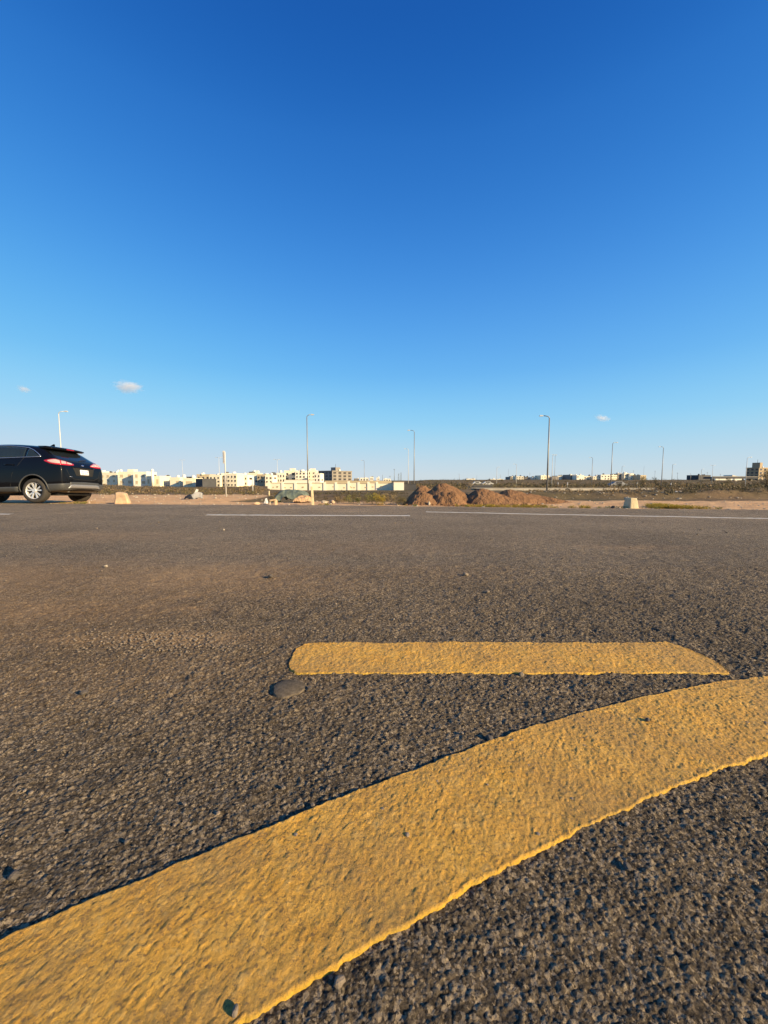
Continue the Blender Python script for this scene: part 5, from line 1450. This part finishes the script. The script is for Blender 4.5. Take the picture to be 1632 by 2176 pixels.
# interior so that the glass shows seats
for x in (1.45, 2.5):
    for y in (-0.38, 0.38):
        bm = bmesh.new(); add_box(bm, (x, y, 1.10), (0.16, 0.46, 0.62), 0, 0.85); add_box(bm, (x - 0.02, y, 1.50), (0.10, 0.26, 0.16)); mesh_obj('seat', bm, M['plastic_black'], car)
# wheels
def wheel_meshes():
    bm = bmesh.new()
    prof = [(0.235, -0.11), (0.30, -0.122), (0.345, -0.115), (0.366, -0.085), (0.370, 0.0), (0.366, 0.085), (0.345, 0.115), (0.30, 0.122), (0.250, 0.118), (0.245, 0.10), (0.235, 0.09)]
    N = 48; rg_ = []
    for k in range(N):
        a = 2 * math.pi * k / N; rg_.append([bm.verts.new((r * math.cos(a), y, r * math.sin(a))) for r, y in prof])
    m = len(prof)
    for k in range(N):
        for j in range(m): bm.faces.new((rg_[k][j], rg_[(k + 1) % N][j], rg_[(k + 1) % N][(j + 1) % m], rg_[k][(j + 1) % m]))
    bmesh.ops.recalc_face_normals(bm, faces=bm.faces[:])
    ty = bpy.data.meshes.new('tyre'); bm.to_mesh(ty); bm.free(); ty.materials.append(M['tyre'])
    for p in ty.polygons: p.use_smooth = True
    bm = bmesh.new()                                         # rim: lip, ten paired spokes, cap (outer side +y)
    lip = [(0.240, 0.105), (0.250, 0.112), (0.256, 0.105), (0.250, 0.03), (0.232, 0.03), (0.230, 0.095)]
    rg_ = []
    for k in range(N):
        a = 2 * math.pi * k / N; rg_.append([bm.verts.new((r * math.cos(a), y, r * math.sin(a))) for r, y in lip])
    m = len(lip)
    for k in range(N):
        for j in range(m): bm.faces.new((rg_[k][j], rg_[(k + 1) % N][j], rg_[(k + 1) % N][(j + 1) % m], rg_[k][(j + 1) % m]))
    for k in range(5):
        for da in (-0.20, 0.20):
            a0 = 2 * math.pi * k / 5 + 0.3; a1 = a0 + da * 1.35
            def P(r, a, off, y): return (r * math.cos(a) - off * math.sin(a), y, r * math.sin(a) + off * math.cos(a))
            q = [P(0.05, a0 + da * 0.6, -0.016, 0.085), P(0.05, a0 + da * 0.6, 0.016, 0.085), P(0.238, a1, 0.023, 0.10), P(0.238, a1, -0.023, 0.10)]
            v = [bm.verts.new(p) for p in q] + [bm.verts.new((p[0], p[1] - 0.03, p[2])) for p in q]
            for f in ((0, 1, 2, 3), (7, 6, 5, 4), (0, 4, 5, 1), (1, 5, 6, 2), (2, 6, 7, 3), (3, 7, 4, 0)): bm.faces.new([v[i] for i in f])
    bmesh.ops.create_cone(bm, cap_ends=True, segments=20, radius1=0.065, radius2=0.055, depth=0.05, matrix=Matrix.Translation((0, 0.085, 0)) @ Matrix.Rotation(-math.pi / 2, 4, 'X'))
    bmesh.ops.recalc_face_normals(bm, faces=bm.faces[:])
    ri = bpy.data.meshes.new('rim'); bm.to_mesh(ri); bm.free(); ri.materials.append(M['alloy'])
    bm = bmesh.new(); bmesh.ops.create_cone(bm, cap_ends=True, segments=32, radius1=0.236, radius2=0.236, depth=0.12, matrix=Matrix.Translation((0, -0.03, 0)) @ Matrix.Rotation(math.pi / 2, 4, 'X'))
    hb = bpy.data.meshes.new('wheel'); bm.to_mesh(hb); bm.free(); hb.materials.append(M['arch'])
    return hb, ty, ri
hb, ty, ri = wheel_meshes()
CZ = 1.065
for ax in AXLES:
    for sy in (1, -1):
        w = link(bpy.data.objects.new('wheel', hb), car); w.location = (ax, sy * 0.825, 0.37 / CZ); w.rotation_euler = (0, 0, 0 if sy > 0 else math.pi); w.scale = (1, 1, 1 / CZ)
        link(bpy.data.objects.new('tyre', ty), w); link(bpy.data.objects.new('rim', ri), w)
# the car heads left (world -X), so its left side faces the viewer; right wheels stand on the lower soil
car.rotation_euler = (math.radians(2.6), 0, math.pi)
car.location.z = -0.035
car.scale = (1, 1, CZ)
